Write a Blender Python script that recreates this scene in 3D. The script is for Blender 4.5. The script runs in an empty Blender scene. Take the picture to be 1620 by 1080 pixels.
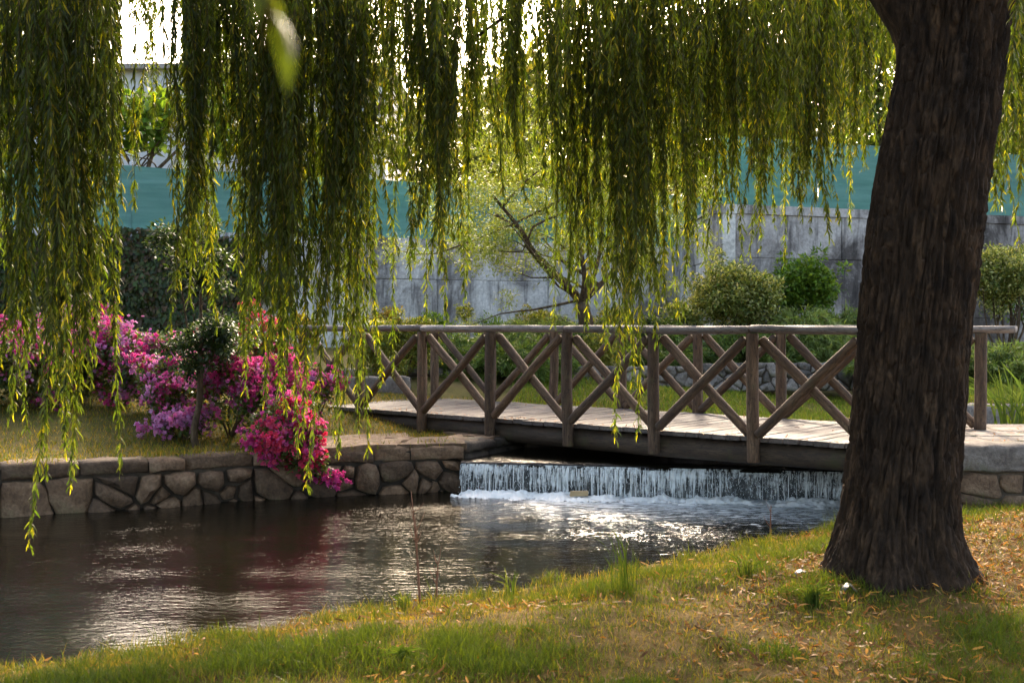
import bpy, math, random
import numpy as np
from mathutils import Vector, Matrix
R = math.radians
rng = np.random.default_rng(7)
random.seed(7)
scene = bpy.context.scene
COL = scene.collection

# ------------------------------------------------------------------ camera, sky, sun, exposure
EYE = 1.665
F = 1800.0            # focal length in photo pixels (1620 wide)
HOR = 513.0
cam_d = bpy.data.cameras.new('camera')
cam = bpy.data.objects.new('camera', cam_d); COL.objects.link(cam)
cam.location = (0, 0, EYE); cam.rotation_euler = (R(90), 0, 0)
cam_d.sensor_width = 36.0; cam_d.lens = 36.0 * F / 1620.0
cam_d.shift_y = -(540 - HOR) / 1620.0
cam_d.clip_start = 0.05; cam_d.clip_end = 2000
cam_d.dof.use_dof = True; cam_d.dof.focus_distance = 9.0; cam_d.dof.aperture_fstop = 5.6
scene.camera = cam

SUN_EL, SUN_AZ = R(29), R(6)          # azimuth from +Y towards +X
world = bpy.data.worlds.new('World'); scene.world = world; world.use_nodes = True
wn = world.node_tree; wn.nodes.clear()
sky = wn.nodes.new('ShaderNodeTexSky'); sky.sky_type = 'NISHITA'; sky.sun_disc = False
sky.sun_elevation = SUN_EL; sky.sun_rotation = SUN_AZ
sky.air_density = .75; sky.dust_density = 5.0; sky.ozone_density = 1.0
bg = wn.nodes.new('ShaderNodeBackground'); bg.inputs['Strength'].default_value = 0.15
wo = wn.nodes.new('ShaderNodeOutputWorld')
wb = wn.nodes.new('ShaderNodeMix'); wb.data_type = 'RGBA'; wb.blend_type = 'MULTIPLY'; wb.inputs[0].default_value = 1.0
wb.inputs[7].default_value = (1.0, .91, .775, 1)          # warm tint multiplied into the whole sky, as white balance
wn.links.new(sky.outputs[0], wb.inputs[6]); wn.links.new(wb.outputs[2], bg.inputs[0]); wn.links.new(bg.outputs[0], wo.inputs[0])
sun_d = bpy.data.lights.new('sun', 'SUN'); sun_d.energy = 1.15; sun_d.angle = R(8); sun_d.color = (1.0, 0.86, 0.66)
sun = bpy.data.objects.new('sun', sun_d); COL.objects.link(sun)
sdir = Vector((math.sin(SUN_AZ)*math.cos(SUN_EL), math.cos(SUN_AZ)*math.cos(SUN_EL), math.sin(SUN_EL)))
sun.rotation_euler = sdir.to_track_quat('Z', 'Y').to_euler()
sun.location = (0, 30, 20)
vs = scene.view_settings
vs.view_transform = 'Standard'; vs.look = 'None'; vs.gamma = 1.0; vs.use_curve_mapping = False
vs.exposure = 2.6
scene.render.engine = 'CYCLES'
cy = scene.cycles
cy.use_denoising = True
cy.max_bounces = 10; cy.diffuse_bounces = 4; cy.glossy_bounces = 4; cy.transmission_bounces = 6; cy.transparent_max_bounces = 8
cy.sample_clamp_indirect = 6.0

# ------------------------------------------------------------------ helpers
def at(px, py, Y):
    return Vector(((px-810)/F*Y, Y, EYE-(py-HOR)/F*Y))

def tag(o, label=None, cat=None, group=None, kind=None):
    if label: o['label'] = label
    if cat: o['category'] = cat
    if group: o['group'] = group
    if kind: o['kind'] = kind
    return o

def empty(name, loc=(0, 0, 0), rz=0.0):
    o = bpy.data.objects.new(name, None); COL.objects.link(o)
    o.location = loc; o.rotation_euler = (0, 0, rz); o.empty_display_size = 0.1
    return o

def link(name, me, parent=None, loc=None, mat4=None):
    o = bpy.data.objects.new(name, me); COL.objects.link(o)
    if parent is not None: o.parent = parent
    if mat4 is not None: o.matrix_local = mat4
    elif loc is not None: o.location = loc
    return o

def pymesh(name, v, f, m=None, smooth=False):
    me = bpy.data.meshes.new(name); me.from_pydata([tuple(p) for p in v], [], [tuple(q) for q in f]); me.update()
    if m: me.materials.append(m)
    if smooth: me.polygons.foreach_set('use_smooth', [True]*len(me.polygons))
    return me

def npmesh(name, v, f, m=None, col=None, smooth=False):
    """f: (n,3) or (n,4) index array"""
    v = np.asarray(v, np.float32); f = np.asarray(f, np.int32)
    k = f.shape[1]
    me = bpy.data.meshes.new(name)
    me.vertices.add(len(v)); me.vertices.foreach_set('co', v.ravel())
    me.loops.add(f.size); me.loops.foreach_set('vertex_index', f.ravel())
    me.polygons.add(len(f))
    me.polygons.foreach_set('loop_start', np.arange(0, f.size, k, dtype=np.int32))
    me.polygons.foreach_set('loop_total', np.full(len(f), k, np.int32))
    if smooth: me.polygons.foreach_set('use_smooth', np.ones(len(f), bool))
    me.update(calc_edges=True); me.validate()
    if col is not None:
        a = me.color_attributes.new('Col', 'FLOAT_COLOR', 'POINT')
        c = np.ones((len(v), 4), np.float32); c[:, :3] = col
        a.data.foreach_set('color', c.ravel())
    if m: me.materials.append(m)
    return me

def _hash(i, j, k, s):
    n = (i*374761393 + j*668265263 + k*2147483647 + s*144665) & 0xffffffff
    n = ((n ^ (n >> 13))*1274126177) & 0xffffffff
    n = n ^ (n >> 16)
    return (n & 0xffff)/65535.0

def vnoise(p, s=0):
    p = np.asarray(p, float); i = np.floor(p).astype(np.int64); f = p-i; f = f*f*(3-2*f)
    r = 0
    for dx in (0, 1):
        wx = f[..., 0] if dx else 1-f[..., 0]
        for dy in (0, 1):
            wy = f[..., 1] if dy else 1-f[..., 1]
            for dz in (0, 1):
                wz = f[..., 2] if dz else 1-f[..., 2]
                r = r + wx*wy*wz*_hash(i[..., 0]+dx, i[..., 1]+dy, i[..., 2]+dz, s)
    return r*2-1

def fbm(p, o=3, s=0):
    p = np.asarray(p, float); a = 1.0; r = 0
    for k in range(o):
        r = r + a*vnoise(p*(2**k), s+k*17); a *= .5
    return r

def n2(x, y, sc, s=0, o=2):
    x = np.asarray(x, float); y = np.asarray(y, float)
    return fbm(np.stack([x*sc, y*sc, np.zeros_like(x)], -1), o, s)

def unit(a):
    return a/np.maximum(np.linalg.norm(a, axis=-1, keepdims=True), 1e-9)

class Fol:
    """collects leaf faces (lance-shaped, folded over) as one mesh"""
    def __init__(s): s.v = []; s.f = []; s.c = []; s.n = 0
    def leaf(s, P, D, N, L, W, col, droop=.15, quad=False):
        P = np.asarray(P, float); n = len(P); D = unit(D); N = unit(N - D*np.sum(N*D, 1, keepdims=True)); S = np.cross(D, N)
        L = np.broadcast_to(L, (n,))[:, None]; W = np.broadcast_to(W, (n,))[:, None]
        dr = droop*L
        if quad:      # four points, two triangles
            V = np.stack([P, P+D*L*.45+S*W*.5+N*dr*.2, P+D*L*.45-S*W*.5+N*dr*.2, P+D*L-N*dr], 1)
            T = np.array([[0, 1, 2], [1, 3, 2]])
        else:
            V = np.stack([P, P+D*L*.3+S*W*.46+N*dr*.3, P+D*L*.3-S*W*.46+N*dr*.3,
                          P+D*L*.68+S*W*.4, P+D*L*.68-S*W*.4, P+D*L-N*dr], 1)
            T = np.array([[0, 1, 2], [1, 3, 2], [2, 3, 4], [3, 5, 4]])
        k = V.shape[1]
        s.f.append((T[None]+(s.n+np.arange(n)*k)[:, None, None]).reshape(-1, 3))
        s.v.append(V.reshape(-1, 3)); s.c.append(np.repeat(np.broadcast_to(col, (n, 3)), k, 0)); s.n += n*k
    def raw(s, v, f, col):
        v = np.asarray(v, float); f = np.asarray(f)
        if f.shape[1] == 4: f = np.concatenate([f[:, [0, 1, 2]], f[:, [0, 2, 3]]])
        s.f.append(f+s.n); s.v.append(v); s.c.append(np.broadcast_to(col, (len(v), 3))); s.n += len(v)
    def mesh(s, name, m):
        return npmesh(name, np.concatenate(s.v), np.concatenate(s.f), m, np.concatenate(s.c))
    def build(s, name, m, parent=None, loc=None):
        return link(name, s.mesh(name, m), parent, loc)

def tube(path, rad, n=8, jit=0.0, seed=0):
    path = np.asarray(path, float); k = len(path); rad = np.broadcast_to(rad, (k,)).astype(float)
    t = unit(np.gradient(path, axis=0))
    up = np.array([0, 0, 1.0]) if abs(t[0, 2]) < .9 else np.array([1.0, 0, 0])
    a = np.arange(n)*2*np.pi/n
    x = unit(np.cross(up, t[0])); V = []
    for i in range(k):
        x = unit(x - t[i]*np.dot(x, t[i])); y = np.cross(t[i], x)
        rr = rad[i]*(1+jit*vnoise(np.stack([np.cos(a)*2+seed, np.sin(a)*2, np.full(n, i*.6)], -1)))
        V.append(path[i]+(np.cos(a)*rr)[:, None]*x+(np.sin(a)*rr)[:, None]*y)
    V = np.concatenate(V); Fq = []
    for i in range(k-1):
        for j in range(n):
            Fq.append((i*n+j, i*n+(j+1) % n, (i+1)*n+(j+1) % n, (i+1)*n+j))
    V = np.concatenate([V, path[:1], path[-1:]]); c0 = k*n; c1 = c0+1
    for j in range(n):
        Fq.append((c0, (j+1) % n, j, j)); Fq.append((c1, (k-1)*n+j, (k-1)*n+(j+1) % n, (k-1)*n+(j+1) % n))
    Fq = np.array(Fq)
    tri = np.concatenate([Fq[:, [0, 1, 2]], Fq[:, [0, 2, 3]]])
    tri = tri[(tri[:, 0] != tri[:, 1]) & (tri[:, 1] != tri[:, 2]) & (tri[:, 0] != tri[:, 2])]
    return V, tri

def spline(pts, n):
    pts = np.asarray(pts, float); k = len(pts)
    P = np.concatenate([pts[:1]*2-pts[1:2], pts, pts[-1:]*2-pts[-2:-1]])
    out = []
    for u in np.linspace(0, k-1-1e-6, n):
        i = int(u); f = u-i; p0, p1, p2, p3 = P[i:i+4]
        out.append(.5*((2*p1)+(-p0+p2)*f+(2*p0-5*p1+4*p2-p3)*f*f+(-p0+3*p1-3*p2+p3)*f**3))
    return np.array(out)

class Acc:
    def __init__(s): s.v = []; s.f = []; s.n = 0
    def add(s, v, f): s.v.append(np.asarray(v, float)); s.f.append(np.asarray(f)+s.n); s.n += len(v)
    def mesh(s, name, m, smooth=True): return npmesh(name, np.concatenate(s.v), np.concatenate(s.f), m, smooth=smooth)

# ------------------------------------------------------------------ materials
def material(name):
    m = bpy.data.materials.new(name); m.use_nodes = True
    nt = m.node_tree; b = nt.nodes['Principled BSDF']
    return m, nt, b
def N(nt, t, **kw):
    n = nt.nodes.new(t)
    for k, v in kw.items():
        if k in n.inputs: n.inputs[k].default_value = v
        else: setattr(n, k, v)
    return n
def ramp(nt, src, stops):
    r = nt.nodes.new('ShaderNodeValToRGB'); e = r.color_ramp.elements
    while len(e) < len(stops): e.new(.5)
    for q, (p, c) in zip(e, stops):
        q.position = p; q.color = (c[0], c[1], c[2], 1) if not np.isscalar(c) else (c, c, c, 1)
    nt.links.new(src, r.inputs[0]); return r.outputs[0]
def mixc(nt, fac, a, b, mode='MIX'):
    x = nt.nodes.new('ShaderNodeMix'); x.data_type = 'RGBA'; x.blend_type = mode
    for s, v in ((0, fac), (6, a), (7, b)):
        if hasattr(v, 'links') or isinstance(v, bpy.types.NodeSocket): nt.links.new(v, x.inputs[s])
        elif s == 0: x.inputs[0].default_value = v
        else: x.inputs[s].default_value = (v[0], v[1], v[2], 1)
    return x.outputs[2]
def coords(nt, kind='Object', scale=(1, 1, 1)):
    c = nt.nodes.new('ShaderNodeTexCoord'); mp = nt.nodes.new('ShaderNodeMapping')
    mp.inputs['Scale'].default_value = scale
    nt.links.new(c.outputs[kind], mp.inputs[0]); return mp.outputs[0]
def noise(nt, vec, scale, detail=4, rough=.55, dist=0.0):
    n = N(nt, 'ShaderNodeTexNoise', Scale=scale, Detail=detail, Roughness=rough, Distortion=dist)
    nt.links.new(vec, n.inputs['Vector']); return n.outputs['Fac']
def bump(nt, b, h, strength=.5, dist=.01):
    n = N(nt, 'ShaderNodeBump', Strength=strength, Distance=dist)
    nt.links.new(h, n.inputs['Height']); nt.links.new(n.outputs[0], b.inputs['Normal']); return n

def leaf_material(name, trans=.45, gloss=.35, tint=(1.5, 1.45, .55)):
    m, nt, b = material(name)
    a = N(nt, 'ShaderNodeVertexColor'); a.layer_name = 'Col'
    nt.links.new(a.outputs[0], b.inputs['Base Color'])
    b.inputs['Roughness'].default_value = .45; b.inputs['Specular IOR Level'].default_value = gloss
    t = N(nt, 'ShaderNodeBsdfTranslucent')
    nt.links.new(mixc(nt, 1.0, a.outputs[0], tint, 'MULTIPLY'), t.inputs[0])
    mx = N(nt, 'ShaderNodeMixShader'); mx.inputs[0].default_value = trans
    nt.links.new(b.outputs[0], mx.inputs[1]); nt.links.new(t.outputs[0], mx.inputs[2])
    nt.links.new(mx.outputs[0], nt.nodes['Material Output'].inputs[0])
    return m

M = {}
M['leaf'] = leaf_material('leaf_blade', .42)
M['willow'] = leaf_material('willow_leaf', .5, .3, (2.3, 2.9, .65))
M['grass'] = leaf_material('grass_blade', .4, .12, (1.6, 1.4, .6))
M['petal'] = leaf_material('petal', .35, .2, (1.4, 1.0, 1.2))
M['litter'] = leaf_material('dry_leaf', .2, .02, (1.3, 1.1, .8))

def wood(name, stops, sc=(9, 9, 1.2), bs=.5, moss=None):
    m, nt, b = material(name)
    v = coords(nt, 'Object', sc)
    oi = N(nt, 'ShaderNodeObjectInfo')
    ad = N(nt, 'ShaderNodeVectorMath'); ad.operation = 'ADD'
    mu = N(nt, 'ShaderNodeVectorMath'); mu.operation = 'SCALE'; mu.inputs[3].default_value = 37.0
    cb = N(nt, 'ShaderNodeCombineXYZ')
    for i in range(3): nt.links.new(oi.outputs['Random'], cb.inputs[i])
    nt.links.new(cb.outputs[0], mu.inputs[0]); nt.links.new(v, ad.inputs[0]); nt.links.new(mu.outputs[0], ad.inputs[1])
    v = ad.outputs[0]
    n = noise(nt, v, 3.0, 6, .65, .4); c = ramp(nt, n, stops)
    f = noise(nt, v, 11.0, 4, .7)
    c = mixc(nt, .55, c, ramp(nt, f, [(.3, (.35, .33, .32)), (.65, (1.15, 1.12, 1.1))]), 'MULTIPLY')
    ck = noise(nt, v, 5.5, 3, .5, .6); c = mixc(nt, ramp(nt, ck, [(.475, 0), (.497, .8), (.503, .8), (.525, 0)]), c, (.012, .008, .006))
    hs = N(nt, 'ShaderNodeHueSaturation'); hs.inputs['Saturation'].default_value = 1.0
    mr = N(nt, 'ShaderNodeMapRange'); mr.inputs['To Min'].default_value = .7; mr.inputs['To Max'].default_value = 1.3
    nt.links.new(oi.outputs['Random'], mr.inputs[0]); nt.links.new(mr.outputs[0], hs.inputs['Value']); nt.links.new(c, hs.inputs['Color'])
    c = hs.outputs[0]
    if moss:
        g = noise(nt, coords(nt, 'Object', (1, 1, 1)), 5.0, 5, .6)
        c = mixc(nt, ramp(nt, g, [(.55, 0), (.68, .6)]), c, moss)
    nt.links.new(c, b.inputs['Base Color']); b.inputs['Roughness'].default_value = .75
    bump(nt, b, f, bs, .006)
    return m
M['log'] = wood('weathered_log', [(.28, (.04, .022, .012)), (.5, (.115, .066, .036)), (.74, (.25, .165, .10))], moss=(.11, .10, .045))
M['rail'] = wood('grey_rail_wood', [(.3, (.15, .125, .11)), (.55, (.27, .24, .225)), (.75, (.36, .34, .33))])
M['plank'] = wood('worn_deck_plank', [(.3, (.085, .07, .062)), (.55, (.15, .127, .117)), (.75, (.225, .197, .185))], sc=(1.2, 14, 14))
M['beam'] = wood('damp_beam_log', [(.3, (.036, .023, .014)), (.55, (.085, .056, .034)), (.78, (.16, .112, .07))], moss=(.05, .05, .018))

def rock(name, stops, bs=.7, moss=None):
    m, nt, b = material(name)
    v = coords(nt, 'Object'); oi = N(nt, 'ShaderNodeObjectInfo')
    n = noise(nt, v, 5.0, 6, .65); f = noise(nt, v, 38.0, 5, .7)
    c = ramp(nt, n, stops)
    c = mixc(nt, .6, c, ramp(nt, f, [(.32, (.45, .43, .42)), (.62, (1.15, 1.12, 1.08))]), 'MULTIPLY')
    hs = N(nt, 'ShaderNodeHueSaturation')
    mr = N(nt, 'ShaderNodeMapRange'); mr.inputs['To Min'].default_value = .5; mr.inputs['To Max'].default_value = 1.5
    nt.links.new(oi.outputs['Random'], mr.inputs[0]); nt.links.new(mr.outputs[0], hs.inputs['Value']); nt.links.new(c, hs.inputs['Color'])
    c = hs.outputs[0]
    if moss:
        g = noise(nt, v, 2.6, 5, .65); c = mixc(nt, ramp(nt, g, [(.54, 0), (.66, .75)]), c, moss)
    nt.links.new(c, b.inputs['Base Color']); b.inputs['Roughness'].default_value = .85
    mxx = N(nt, 'ShaderNodeMath'); mxx.operation = 'ADD'; nt.links.new(n, mxx.inputs[0]); nt.links.new(f, mxx.inputs[1])
    bump(nt, b, mxx.outputs[0], bs, .02)
    return m
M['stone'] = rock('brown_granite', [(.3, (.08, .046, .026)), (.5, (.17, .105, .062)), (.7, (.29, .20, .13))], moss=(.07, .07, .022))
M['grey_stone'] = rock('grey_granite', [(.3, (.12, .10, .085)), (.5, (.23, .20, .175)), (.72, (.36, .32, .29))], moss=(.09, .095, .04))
M['dark_stone'] = rock('dark_granite', [(.3, (.03, .024, .02)), (.5, (.065, .05, .04)), (.72, (.12, .095, .07))], moss=(.04, .05, .015))  # darker stone for the abutment faces below the deck
M['mortar'] = rock('dark_mortar', [(.3, (.04, .029, .02)), (.6, (.10, .075, .052))], .4)
M['weir'] = rock('wet_weir_stone', [(.3, (.008, .010, .011)), (.6, (.022, .028, .03)), (.8, (.04, .05, .03))], .5)
M['weir'].node_tree.nodes['Principled BSDF'].inputs['Roughness'].default_value = .3

def concrete(name, dark, mid, lite):
    m, nt, b = material(name)
    v = coords(nt, 'Object'); vs_ = coords(nt, 'Object', (1.6, 1.6, .18))
    oi = N(nt, 'ShaderNodeObjectInfo'); mu = N(nt, 'ShaderNodeVectorMath'); mu.operation = 'SCALE'; mu.inputs[3].default_value = .75
    ge = N(nt, 'ShaderNodeNewGeometry'); nt.links.new(ge.outputs['Position'], mu.inputs[0])
    n = noise(nt, mu.outputs[0], 1.0, 8, .7, .4); s = noise(nt, vs_, 2.0, 6, .7, .3); f = noise(nt, v, 16, 5, .7); e = noise(nt, v, 3.1, 7, .72, 1.2)
    c = ramp(nt, n, [(.40, dark), (.48, mid), (.58, lite)])
    c = mixc(nt, .9, c, ramp(nt, s, [(.38, (.30, .29, .29)), (.50, (1.05, 1.04, 1.02))]), 'MULTIPLY')
    c = mixc(nt, ramp(nt, e, [(.56, 0), (.70, .55)]), c, lite)
    c = mixc(nt, .6, c, ramp(nt, f, [(.34, (.45, .44, .43)), (.62, (1.1, 1.1, 1.1))]), 'MULTIPLY')
    nt.links.new(c, b.inputs['Base Color']); b.inputs['Roughness'].default_value = .9
    bump(nt, b, f, .35, .012)
    return m
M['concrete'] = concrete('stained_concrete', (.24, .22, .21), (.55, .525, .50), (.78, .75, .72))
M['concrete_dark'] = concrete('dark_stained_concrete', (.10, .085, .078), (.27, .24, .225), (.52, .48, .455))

m, nt, b = material('green_screen_mesh'); M['screen'] = m
v = coords(nt, 'Object', (1, 1, 1)); n = noise(nt, coords(nt, 'Object', (.25, .25, 3)), 3.0, 4, .6); f = noise(nt, v, 60, 2)
nt.links.new(mixc(nt, .25, ramp(nt, n, [(.3, (.085, .20, .175)), (.7, (.165, .32, .285))]), ramp(nt, f, [(.3, (.5, .5, .5)), (.7, (1, 1, 1))]), 'MULTIPLY'), b.inputs['Base Color'])
b.inputs['Roughness'].default_value = .7
tr = N(nt, 'ShaderNodeBsdfTranslucent'); tr.inputs[0].default_value = (.03, .20, .17, 1)
mx = N(nt, 'ShaderNodeMixShader'); mx.inputs[0].default_value = .2
nt.links.new(b.outputs[0], mx.inputs[1]); nt.links.new(tr.outputs[0], mx.inputs[2]); nt.links.new(mx.outputs[0], nt.nodes['Material Output'].inputs[0])
bump(nt, b, n, .15, .02)

def flat(name, col, rough=.6, metal=0.0, var=.25, sc=6):
    m, nt, b = material(name)
    n = noise(nt, coords(nt, 'Object'), sc, 5, .6)
    nt.links.new(mixc(nt, 1.0, col, ramp(nt, n, [(.3, 1-var), (.7, 1+var*.4)]), 'MULTIPLY'), b.inputs['Base Color'])
    b.inputs['Roughness'].default_value = rough; b.inputs['Metallic'].default_value = metal
    return m
M['metal'] = flat('galvanised_metal', (.5, .51, .53), .45, .6)
M['white_wall'] = flat('white_render', (.78, .77, .80), .9, 0, .08, 1.5)
M['trim'] = flat('cornice_trim', (.42, .36, .33), .8)
M['window'] = flat('dark_window_glass', (.05, .06, .075), .1)
M['bark'] = None
def bark(name, dark, mid, lite, sc=(5, 5, .9)):
    m, nt, b = material(name)
    v = coords(nt, 'Object', sc)
    n = noise(nt, v, 2.2, 6, .65, .8); f = noise(nt, coords(nt, 'Object', (1, 1, .35)), 45, 5, .7)
    p = noise(nt, coords(nt, 'Object'), 1.7, 4, .6)
    c = ramp(nt, n, [(.32, dark), (.52, mid), (.72, lite)])
    c = mixc(nt, .7, c, ramp(nt, f, [(.3, (.4, .38, .36)), (.65, (1.2, 1.15, 1.1))]), 'MULTIPLY')
    c = mixc(nt, .5, c, ramp(nt, p, [(.35, (.65, .62, .6)), (.65, (1.25, 1.15, 1.0))]), 'MULTIPLY')
    nt.links.new(c, b.inputs['Base Color']); b.inputs['Roughness'].default_value = .9; b.inputs['Specular IOR Level'].default_value = .25
    a = N(nt, 'ShaderNodeMath'); a.operation = 'ADD'; nt.links.new(n, a.inputs[0]); nt.links.new(f, a.inputs[1])
    bump(nt, b, a.outputs[0], .9, .02)
    return m
M['bark'] = bark('willow_bark', (.012, .0075, .0045), (.041, .025, .0145), (.11, .069, .040), (7, 7, 2.2))
M['twig'] = bark('shrub_bark', (.05, .035, .022), (.12, .085, .055), (.22, .165, .11), (8, 8, 2))

def soil(name, stops, sc=3.0):
    m, nt, b = material(name)
    v = coords(nt, 'Object'); n = noise(nt, v, sc, 6, .65); f = noise(nt, v, 30, 5, .7)
    c = mixc(nt, .6, ramp(nt, n, stops), ramp(nt, f, [(.3, (.45, .42, .4)), (.65, (1.2, 1.15, 1.1))]), 'MULTIPLY')
    nt.links.new(c, b.inputs['Base Color']); b.inputs['Roughness'].default_value = .95; b.inputs['Specular IOR Level'].default_value = .1
    bump(nt, b, f, .8, .02)
    return m
M['bank_soil'] = soil('bank_soil', [(.3, (.05, .032, .012)), (.5, (.11, .075, .022)), (.7, (.19, .12, .04))])
M['lawn_soil'] = soil('lawn_soil', [(.3, (.06, .06, .018)), (.5, (.11, .10, .03)), (.7, (.15, .115, .055))], 1.5)
M['bed_soil'] = soil('stream_bed', [(.3, (.02, .016, .010)), (.7, (.05, .04, .025))])

# water: murky and glossy, foam carried off the weir
W0 = np.array([-.50, 11.32]); W1 = np.array([3.3, 10.62])
def water_mat(name, foam):
    m, nt, b = material(name)
    b.inputs['Base Color'].default_value = (.006, .0052, .003, 1)
    b.inputs['Roughness'].default_value = .06; b.inputs['IOR'].default_value = 1.33
    v = coords(nt, 'Object', (1.0, 2.4, 1)); n = noise(nt, v, 8.5, 3, .55, .3); n2_ = noise(nt, coords(nt, 'Object', (1, 2.0, 1)), 27, 3, .6, .2)
    a = N(nt, 'ShaderNodeMath'); a.operation = 'MULTIPLY_ADD'; nt.links.new(n2_, a.inputs[0]); a.inputs[1].default_value = .35; nt.links.new(n, a.inputs[2])
    bm = bump(nt, b, a.outputs[0], .24 if foam else .6, .022)
    if foam:
        sx = N(nt, 'ShaderNodeSeparateXYZ'); nt.links.new(coords(nt, 'Object'), sx.inputs[0])
        # distance downstream of the weir line (object space = world)
        k = (W1[1]-W0[1])/(W1[0]-W0[0])
        d1 = N(nt, 'ShaderNodeMath'); d1.operation = 'MULTIPLY_ADD'; nt.links.new(sx.outputs[0], d1.inputs[0]); d1.inputs[1].default_value = k; d1.inputs[2].default_value = W0[1]-k*W0[0]
        d2 = N(nt, 'ShaderNodeMath'); d2.operation = 'SUBTRACT'; nt.links.new(d1.outputs[0], d2.inputs[0]); nt.links.new(sx.outputs[1], d2.inputs[1])
        bs_ = N(nt, 'ShaderNodeMapRange'); bs_.inputs['From Min'].default_value = .2; bs_.inputs['From Max'].default_value = 3.0; bs_.inputs['To Min'].default_value = .42; bs_.inputs['To Max'].default_value = .15
        nt.links.new(d2.outputs[0], bs_.inputs[0]); nt.links.new(bs_.outputs[0], bm.inputs['Strength'])
        mr = N(nt, 'ShaderNodeMapRange'); mr.inputs['From Min'].default_value = .15; mr.inputs['From Max'].default_value = 2.6; mr.inputs['To Min'].default_value = .20; mr.inputs['To Max'].default_value = -.22
        nt.links.new(d2.outputs[0], mr.inputs[0])
        ex = N(nt, 'ShaderNodeMapRange'); ex.inputs['From Min'].default_value = -1.0; ex.inputs['From Max'].default_value = .3; ex.inputs['To Min'].default_value = -.5; ex.inputs['To Max'].default_value = 0
        nt.links.new(sx.outputs[0], ex.inputs[0])
        fn = noise(nt, coords(nt, 'Object', (1, 2.2, 1)), 7.0, 6, .72, .6)
        s1 = N(nt, 'ShaderNodeMath'); s1.operation = 'ADD'; nt.links.new(fn, s1.inputs[0]); nt.links.new(mr.outputs[0], s1.inputs[1])
        s2 = N(nt, 'ShaderNodeMath'); s2.operation = 'ADD'; nt.links.new(s1.outputs[0], s2.inputs[0]); nt.links.new(ex.outputs[0], s2.inputs[1])
        fo = ramp(nt, s2.outputs[0], [(.50, 0), (.70, 1)])
        nt.links.new(mixc(nt, fo, (.006, .0052, .003), (.72, .77, .80)), b.inputs['Base Color'])
        rr = N(nt, 'ShaderNodeMapRange'); rr.inputs['To Min'].default_value = .06; rr.inputs['To Max'].default_value = .5
        nt.links.new(fo, rr.inputs[0]); nt.links.new(rr.outputs[0], b.inputs['Roughness'])
    return m
M['water'] = water_mat('river_water', True)
M['upper_water'] = water_mat('upper_water', False)
m, nt, b = material('falling_water'); M['fall'] = m
b.inputs['Base Color'].default_value = (.90, .93, .94, 1); b.inputs['Roughness'].default_value = .2; b.inputs['Transmission Weight'].default_value = .1; b.inputs['IOR'].default_value = 1.33
m, nt, b = material('white_foam'); M['foam'] = m
b.inputs['Base Color'].default_value = (.86, .88, .88, 1); b.inputs['Roughness'].default_value = .6; b.inputs['Subsurface Weight'].default_value = .3; b.inputs['Subsurface Radius'].default_value = (.02, .02, .02)

# ------------------------------------------------------------------ ground, water, banks
def sheet(name, x0, x1, y0, y1, z, m):
    return tag(link(name, pymesh(name, [(x0, y0, z), (x1, y0, z), (x1, y1, z), (x0, y1, z)], [(0, 1, 2, 3)], m)), kind='structure')
sheet('ground', -600, 600, -300, 900, -.9, M['bed_soil'])

LW = [(-9.0, 7.4), (-4.42, 9.83), (-2.46, 10.80), (-.48, 11.44)]       # left bank wall line
CH = [(-.48, 11.44), (.15, 12.5), (1.8, 13.1), (3.9, 13.9), (4.9, 15.2), (5.9, 18.5), (7.4, 24.5)]    # upper channel, left edge
def poly_d(x, y, P):
    """signed distance to a polyline, positive on its left"""
    best = np.full(np.shape(x), 1e9); sg = np.ones(np.shape(x))
    for (ax, ay), (bx, by) in zip(P[:-1], P[1:]):
        dx, dy = bx-ax, by-ay; L2 = dx*dx+dy*dy
        t = np.clip(((x-ax)*dx+(y-ay)*dy)/L2, 0, 1)
        d = np.hypot(x-ax-t*dx, y-ay-t*dy); c = dx*(y-ay)-dy*(x-ax)
        u = d < best-1e-9; best = np.where(u, d, best); sg = np.where(u, np.sign(c), sg)
    return best*sg
LB = LW+CH[1:]
def h_left(x, y):
    d = np.maximum(poly_d(x, y, LB), 0)
    return .425+.02*d+.095*np.clip(d-1.2, 0, 6)+.02*n2(x, y, .9, 3)
def grid(name, x0, x1, y0, y1, step, hf, mask, m):
    xs = np.arange(x0, x1+step/2, step); ys = np.arange(y0, y1+step/2, step)
    X, Y = np.meshgrid(xs, ys); Z = hf(X, Y); nx, ny = len(xs), len(ys)
    idx = np.arange(nx*ny).reshape(ny, nx)
    q = np.stack([idx[:-1, :-1], idx[:-1, 1:], idx[1:, 1:], idx[1:, :-1]], -1).reshape(-1, 4)
    if mask is not None:
        ok = mask(X, Y).ravel(); q = q[ok[q].all(1)]
    return tag(link(name, npmesh(name, np.stack([X, Y, Z], -1).reshape(-1, 3), q, m, smooth=True)), kind='structure')
grid('left_bank_ground', -16, 18, 5, 28, .17, h_left, lambda x, y: poly_d(x, y, LB) > .06, M['lawn_soil'])

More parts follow.
